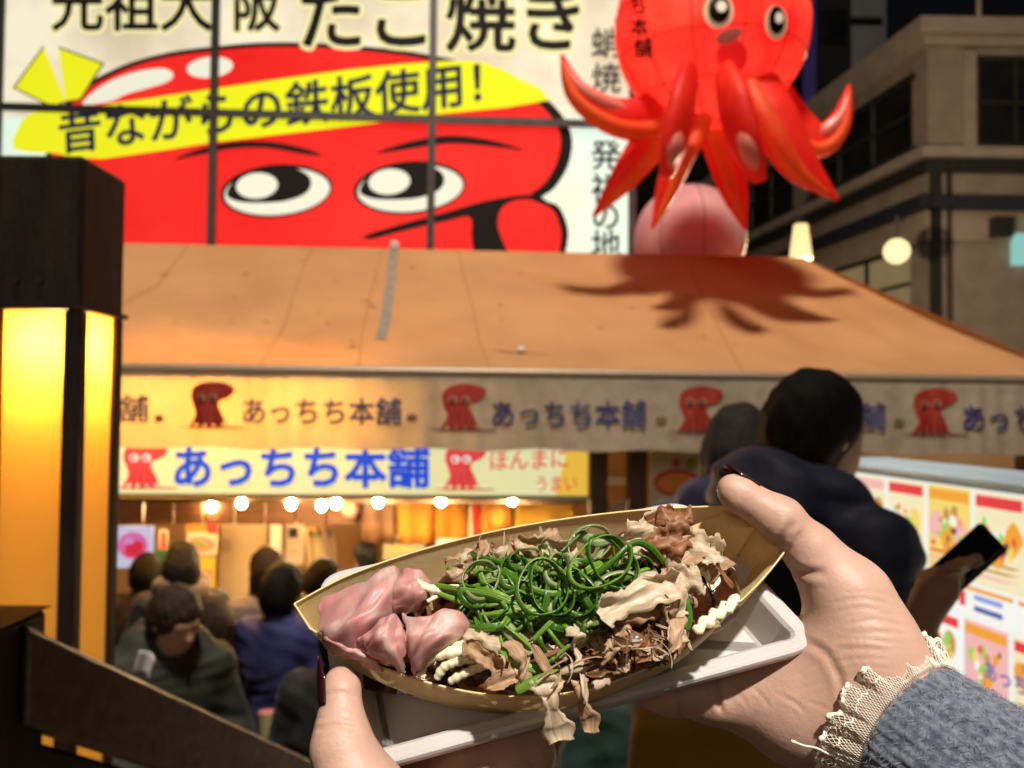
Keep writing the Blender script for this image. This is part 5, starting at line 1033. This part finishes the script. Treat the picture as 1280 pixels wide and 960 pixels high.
for i in range(70):   # hair-thin slivers
    z = ro_.random()
    if z < .55: px_, py_ = ro_.uniform(745, 880), ro_.uniform(735, 815)
    elif z < .8: px_, py_ = ro_.uniform(575, 700), ro_.uniform(680, 712)
    else: px_, py_ = ro_.uniform(600, 760), ro_.uniform(800, 842)
    S_ += 1; flake(px_, py_, ro_.uniform(9, 16), ro_.uniform(6, 15), ro_.uniform(.5, 1.2), ro_.uniform(0, 180), ro_.uniform(-60, 60), ro_.uniform(-50, 50), ro_.uniform(1, 3.5), ro_.choice([0, 1, 1, 2]), S_, 'hair-thin fish sliver '+fspot(px_, py_)+' of the food')
# the strip drooping over the front edge
b_ = np.array([Bl(678, 846, .010), Bl(684, 858, .008), Bl(688, 872, .006), Bl(691, 890, .0015), Bl(697, 908, -.004), Bl(702, 926, -.009)]); q = crom(b_, 5); rr_ = np.random.RandomState(3); v = []
for i, p in enumerate(q):
    w_ = .0055*(.75+.35*math.sin(i*.35)+rr_.uniform(-.12, .12))*(1 if i < len(q)-3 else .8)
    for j in range(6): y = j/5-.5; v.append(tuple(p+np.array([y*w_*2, -.0006*math.sin(i*1.1), .0012*math.sin(6*y+i*.6)+.0006*math.sin(i*1.3)])))
f = [(i*6+j, i*6+j+1, (i+1)*6+j+1, (i+1)*6+j) for i in range(len(q)-1) for j in range(5)]
o = bob('fish_flake', (v, f), fk2, 'pale flake drooping over the front edge of the boat', 'fish flake', 'fish flakes on the takoyaki'); set_uv(o, [(i/len(q), j/5) for i in range(len(q)) for j in range(6)]); solid(o, .0003)
v = [(x+.0095, y+.001, z-.001+.001*math.sin(i)) for i, (x, y, z) in enumerate(v[6*6:])]; f = [(i*6+j, i*6+j+1, (i+1)*6+j+1, (i+1)*6+j) for i in range(len(v)//6-1) for j in range(2, 5)]
o = bob('fish_flake', (v, f), fk1, 'tan flake edge drooping just right of the pale drooping flake', 'fish flake', 'fish flakes on the takoyaki'); set_uv(o, [(i/len(q), j/5) for i in range(len(v)//6) for j in range(6)]); solid(o, .0003)
# ================================================================== HANDS
skin = mat('skin_hand', (.45, .265, .185), .48, col2=(.54, .325, .245), ns=24, nd=7, sss=.22, ss=.004, sr=(1, .36, .22), bump=[(1300, .30, 'vor'), (600, .25, 'noise'), (160, .12, 'noise')], spec=.38)
nailm = mat('nail_burgundy', (.035, .006, .008), .12, coat=.6)
def Wp(px, py, h): h -= .006*(h < -.04); b = Bl(px, py, h); return BO+BU*b[0]+BV*b[1]+BN*b[2]
def nail(parent, tip, base, d, rad, l0=-.006, l1=.010, half=52):
    ax = nrm(np.array(base)-np.array(tip)); d = nrm(d-ax*(d@ax)); b = np.cross(ax, d)
    def fn(a, t):
        s = l0+(l1-l0)*t; ph = R(half)*(2*a-1)*(.55+.45*min(1, t*2.2)); r_ = rad*(1.035-.10*max(0, .45-t)); return tuple(np.array(tip)+ax*s+r_*(math.cos(ph)*d+math.sin(ph)*b))
    o = ob('nail', grid(fn, 13, 12), nailm, parent, True); solid(o, .0006, 1); return o
def creased(V, F_, lines):
    V = np.array(V); n = np.cross(V[F_[:, 2]]-V[F_[:, 0]], V[F_[:, 3]]-V[F_[:, 1]]); vn = np.zeros_like(V)
    for k in range(4): np.add.at(vn, F_[:, k], n)
    vn /= np.linalg.norm(vn, axis=1, keepdims=True)+1e-12; q = V-CAM; d = q@FW; px = np.stack([640+F*(q@RT)/d, 480-F*(q@UP)/d], 1); fac = (vn*q).sum(1) < 0
    for pts, w, dep in lines:
        pl = crom(pts, 5) if len(pts) > 2 else np.array(pts, float); best = np.full(len(V), 1e9); tb_ = np.zeros(len(V)); nS = len(pl)-1
        for i in range(nS):
            a, b = pl[i], pl[i+1]; ab = b-a; t = np.clip(((px-a)@ab)/(ab@ab+1e-9), 0, 1); dd = np.linalg.norm(px-a-t[:, None]*ab, axis=1); m = dd < best; best[m] = dd[m]; tb_[m] = (i+t[m])/nS
        fade = np.clip(np.minimum(tb_, 1-tb_)*5, 0, 1); g = (np.exp(-(best/w)**2)-.40*np.exp(-((best-2.1*w)/w)**2))*fac*fade; V -= vn*(g*dep)[:, None]
    return V
# ---- right hand: thumb over the rim, palm and fingers under the tray
rh_ = root('hand', 'right hand in a grey knit sleeve gripping the right end of tray and boat', 'hand', None)
T0, T1, T2, T3, T4 = P(921, 616, .346), P(976, 650, .343), P(1016, 691, .344), P(1060, 748, .342), P(1082, 818, .338)
W0 = P(1103, 893, .337); W1 = P(1290, 1030, .290)
H = [('c', T0, T1, .0071, .0087, .004), ('c', P(914, 611, .346), T0, .0050, .0069, .004), ('c', T1, T2, .0086, .0093, .005), ('c', T2, T3, .0096, .0145, .008), ('c', T3, T4, .0158, .0185, .010), ('c', T4, W0, .0188, .0220, .014), ('c', W0, W1, .0225, .028, .014),
     ('e', P(1040, 846, .345), (.022, .020, .020), None, .014), ('c', P(1004, 884, .347), P(944, 868, .353), .0205, .0168, .010), ('c', P(1004, 884, .347), W0, .0205, .0218, .012), ('c', T4, P(1004, 884, .347), .0160, .0185, .012),
     ('c', P(940, 862, .358), Wp(892, 868, -.0475), .0150, .0112, .008), ('c', Wp(890, 868, -.0475), Wp(838, 862, -.0468), .0110, .0100, .005), ('c', Wp(836, 862, -.0468), Wp(780, 846, -.0465), .0099, .0092, .004), ('c', Wp(780, 846, -.0465), Wp(742, 830, -.0455), .0091, .0078, .004),
     ('c', P(950, 845, .368), Wp(900, 838, -.050), .0150, .0112, .008), ('c', Wp(900, 838, -.050), Wp(835, 828, -.0475), .0110, .0100, .004), ('c', Wp(833, 828, -.0475), Wp(750, 815, -.0465), .0099, .0090, .004), ('c', Wp(748, 815, -.0465), Wp(712, 808, -.0455), .0089, .0076, .004),
     ('c', P(970, 825, .375), Wp(915, 808, -.051), .0140, .0106, .008), ('c', Wp(915, 808, -.051), Wp(855, 797, -.0475), .0105, .0096, .004), ('c', Wp(853, 797, -.0475), Wp(775, 787, -.0465), .0095, .0084, .004),
     ('c', P(985, 805, .378), Wp(935, 782, -.051), .0130, .0095, .008), ('c', Wp(935, 782, -.051), Wp(882, 772, -.047), .0092, .0084, .004), ('c', Wp(880, 772, -.047), Wp(830, 764, -.0455), .0083, .0070, .004)]
# folds: finger crease, thumb joint, web and wrist wrinkles
def fold(pts, r, depth=.0): 
    q = crom([P(*p) for p in pts], 4); return [('-c', q[i], q[i+1], r, r, .0022) for i in range(len(q)-1)]
#H += fold([(896, 838, .339), (897, 862, .3395), (899, 890, .3435)], .0011)
#H += fold([(968, 684, .3335), (985, 668, .3315), (993, 650, .3325)], .0010)
V_, F_ = blob(H, .0011, .006, None, it=3)
rc_ = random.Random(2); CR = [([(892, 842), (897, 868), (901, 892)], 3.2, .0016), ([(846, 850), (851, 880), (854, 897)], 3, .0007), ([(964, 686), (978, 674), (992, 650)], 5, .0011), ([(975, 692), (990, 682), (1002, 662)], 4, .0006), ([(984, 706), (1005, 716), (1035, 716)], 5, .0009), ([(1000, 800), (1030, 815), (1050, 850), (1055, 885)], 5, .0006)]
for k in range(15):
    y_ = 742+k*9+rc_.uniform(-3, 3); x_ = 1030+rc_.uniform(-12, 20)+k*.8; CR.append(([(x_, y_+rc_.uniform(-2, 8)), (x_+38, y_+rc_.uniform(-5, 3)), (x_+rc_.uniform(66, 92), y_+rc_.uniform(0, 10))], rc_.uniform(2.2, 3.4), rc_.uniform(.00012, .00028)))
for k in range(10):
    x_ = rc_.uniform(905, 1010); y_ = rc_.uniform(828, 880); a_ = rc_.choice([.5, -.7])+rc_.uniform(-.3, .3); CR.append(([(x_, y_), (x_+18*math.cos(a_), y_+18*math.sin(a_)), (x_+38*math.cos(a_+.1), y_+38*math.sin(a_+.1))], 2.4, rc_.uniform(.00012, .00028)))
V_ = creased(V_, F_, CR)
hand = ob('hand_skin', (V_, F_), skin, rh_, True)
nail(rh_, P(914, 611, .346), T1, UP*.9+FW*.55-RT*.1, .0072, -.0072, .0085, 58)
# ---- sleeve and lace cuff
kn = mat('grey_knit', (.045, .055, .08), .9, col2=(.15, .165, .20), ns=330, nd=4, bump=[(700, .7, 'noise')], sheen=.5)
ax_ = nrm(W1-W0); path, tt, SX, SY = frames([W0+ax_*(.011+s) for s in np.linspace(0, .16, 60)])
r0_ = .0295
def slv(a, t, lift=0., wob=True):
    i = min(int(t*59), 59); an = 2*math.pi*a; rad = r0_+.0085*t+lift+(.00022*math.cos(52*an)+.00022*math.sin(t*300+2.5*math.cos(26*an))+.0003*math.sin(17*an+40*t) if wob else 0)+.0012*math.sin(3*an+9*t)*min(1, 4*t)
    if t < .02: rad -= .002*(1-t/.02)
    return path[0]+ax_*.16*t+rad*(math.cos(an)*SX[i]+math.sin(an)*SY[i])
sl = ob('sleeve', grid(lambda a, t: tuple(slv(a, t)), 416, 90, True), kn, rh_, True); solid(sl, .002, -1)
rf = np.random.RandomState(4); v = []; f = []
for i in range(7000):
    a, t = rf.random(), rf.random()**1.2*.75; p = slv(a, t); n_ = nrm(p-(path[0]+ax_*.16*t)); tg = nrm(np.cross(n_, ax_))*rf.uniform(-1, 1)+ax_*rf.uniform(-1, 1); tg = nrm(tg); e = p+n_*rf.uniform(.0003, .0019)+tg*rf.uniform(.001, .0038); m2 = (p+e)/2+n_*.0005; sd = nrm(np.cross(tg, n_))*.00008; b = len(v)
    v += [p-sd, p+sd, m2+sd, m2-sd, e]; f += [(b, b+1, b+2, b+3), (b+3, b+2, b+4)]
fz = ob('wool_fuzz', ([tuple(p) for p in v], f), mat('wool_fibre', (.11, .13, .17), .9, col2=(.23, .25, .30), ns=300), rh_); fz['kind'] = 'stuff'
lace = mat('lace', (.66, .58, .46), .8, col2=(.74, .67, .55), ns=200, bump=[(1500, .3, 'noise')])
def lc(a, t):
    an = 2*math.pi*a; ruf = .0021*math.sin(19*an+1.2*math.sin(5*an))+.0012*math.sin(31*an+2); rad = r0_+.0008+.0042*t+ruf*t+.0006*math.sin(70*an)*t
    ext = -.0135*t*(1+.10*math.sin(13*an+1)); return path[0]+ax_*(ext+.002)+rad*(math.cos(an)*SX[0]+math.sin(an)*SY[0])
nu, nv = 210, 13; v = []; f = []
for j in range(nv):
    for i in range(nu): v.append(tuple(lc((i+.5*(j % 2))/nu, j/(nv-1))))
for j in range(nv-2):
    if j % 2 == 0: pass
for j in range(0, nv-2):   # diamond mesh netting: each cell spans two rows
    for i in range(nu):
        o0 = j % 2; a = j*nu+i; b1 = (j+1)*nu+(i+(o0))%nu; b0 = (j+1)*nu+(i+o0-1) % nu; c = (j+2)*nu+i
        f.append((a, b1, c, b0))
f = f[::1]
net = ob('lace_cuff', (v, [q for k, q in enumerate(f)]), lace, rh_, True); m_ = net.modifiers.new('wire', 'WIREFRAME'); m_.thickness = .00042; m_.use_even_offset = False
for t_, rd in ((1.0, .00065), (.94, .0004), (.60, .00032)):
    ob('lace_edge', tube([lc(i/420, t_)+.0004*math.sin(i*1.3)*ax_ for i in range(421)], [rd*(1+.35*math.sin(i*1.1)) for i in range(421)], 6, False), lace, rh_, True)
ob('loose_thread', tube(crom([P(1036, 943, .318), P(1020, 935, .318), P(1005, 932, .318), P(989, 926, .319)], 6), [.00045]*16+[.0006]*3, 6), lace, rh_, True)
# ---- left hand: thumb against the tray, fingers under it
lh = root('hand', 'left hand with a long dark thumbnail holding the left end of the tray from below', 'hand', None)
A, B_, C_, D_ = P(427, 861, .312), P(426, 895, .308), P(428, 934, .303), P(458, 1012, .297)
L_ = [('c', P(424, 850, .314), A, .0045, .0063, .004), ('c', A, B_, .0063, .0074, .004), ('c', B_, C_, .0074, .0100, .004), ('c', C_, D_, .0104, .0126, .006), ('c', D_, P(500, 1110, .31), .0160, .022, .010), ('c', P(500, 1110, .31), P(470, 1300, .29), .026, .024, .015), ('c', P(500, 1110, .31), P(560, 1060, .335), .022, .018, .012)]
for k, (dpx, dpy, dh, r_) in enumerate(((0, 0, 0, .0112), (-4, -26, -.004, .0112), (-10, -52, -.006, .0105), (-18, -74, -.008, .0092))):
    q0, q1, q2, q3 = Wp(545+dpx, 1015+dpy, -.056+dh), Wp(590+dpx, 975+dpy, -.0485), Wp(640+dpx, 954+dpy, -.0478), Wp(668+dpx, 945+dpy, -.0470)
    L_ += [('c', P(545, 1075, .335), q0, .016, r_*1.1, .008), ('c', q0, q1, r_*1.08, r_, .004), ('c', q1, q2, r_, r_*.94, .003), ('c', q2, q3, r_*.94, r_*.8, .003)]
#L_ += fold([(398, 908, .300), (425, 904, .2985), (455, 915, .298)], .0008)
V_, F_ = blob(L_, .0011, .006, None, it=3); V_ = creased(V_, F_, [([(394, 915), (420, 906), (452, 914)], 4, .0009), ([(398, 924), (425, 916), (455, 926)], 3, .0004), ([(396, 902), (420, 895), (446, 902)], 3, .0005), ([(402, 870), (425, 866), (445, 872)], 3, .0003)])
ob('hand_skin', (V_, F_), skin, lh, True)
nail(lh, P(424, 846, .314), B_, -RT*1.0-FW*.18, .0072, -.0075, .0100, 50)
# ================================================================== lamp fixtures of the place (above the frame)
fl = root('floodlight', 'floodlight on a tall pole beside the steps', 'floodlight', Tm((6.2, FLOOD[1]-1, 0)))
MB().tube([(0, 0, .0), (0, 0, FLOOD[2]+.3)], .07, 10).ob('pole', darkm, fl); MB().tube([(0, 0, FLOOD[2]+.25), (FLOOD[0]-6.2, 1, FLOOD[2]+.25)], .04, 8).ob('arm', darkm, fl); MB().box(FLOOD[0]-6.4, FLOOD[0]-6.0, .8, 1.2, FLOOD[2]+.12, FLOOD[2]+.22, .02).ob('lamp_head', darkm, fl)
sl2 = root('street_lamp', 'street lamp on a pole beside the steps behind the viewer', 'street lamp', Tm((STREET[0]+1.6, STREET[1]-1.2, 0)))
MB().tube([(0, 0, 0), (0, 0, STREET[2]+.2)], .05, 10).ob('pole', darkm, sl2); MB().tube([(0, 0, STREET[2]+.18), (-1.6, 1.2, STREET[2]+.18)], .03, 8).ob('arm', darkm, sl2); MB().box(-1.75, -1.45, 1.1, 1.3, STREET[2]+.09, STREET[2]+.15, .02).ob('lamp_head', darkm, sl2)
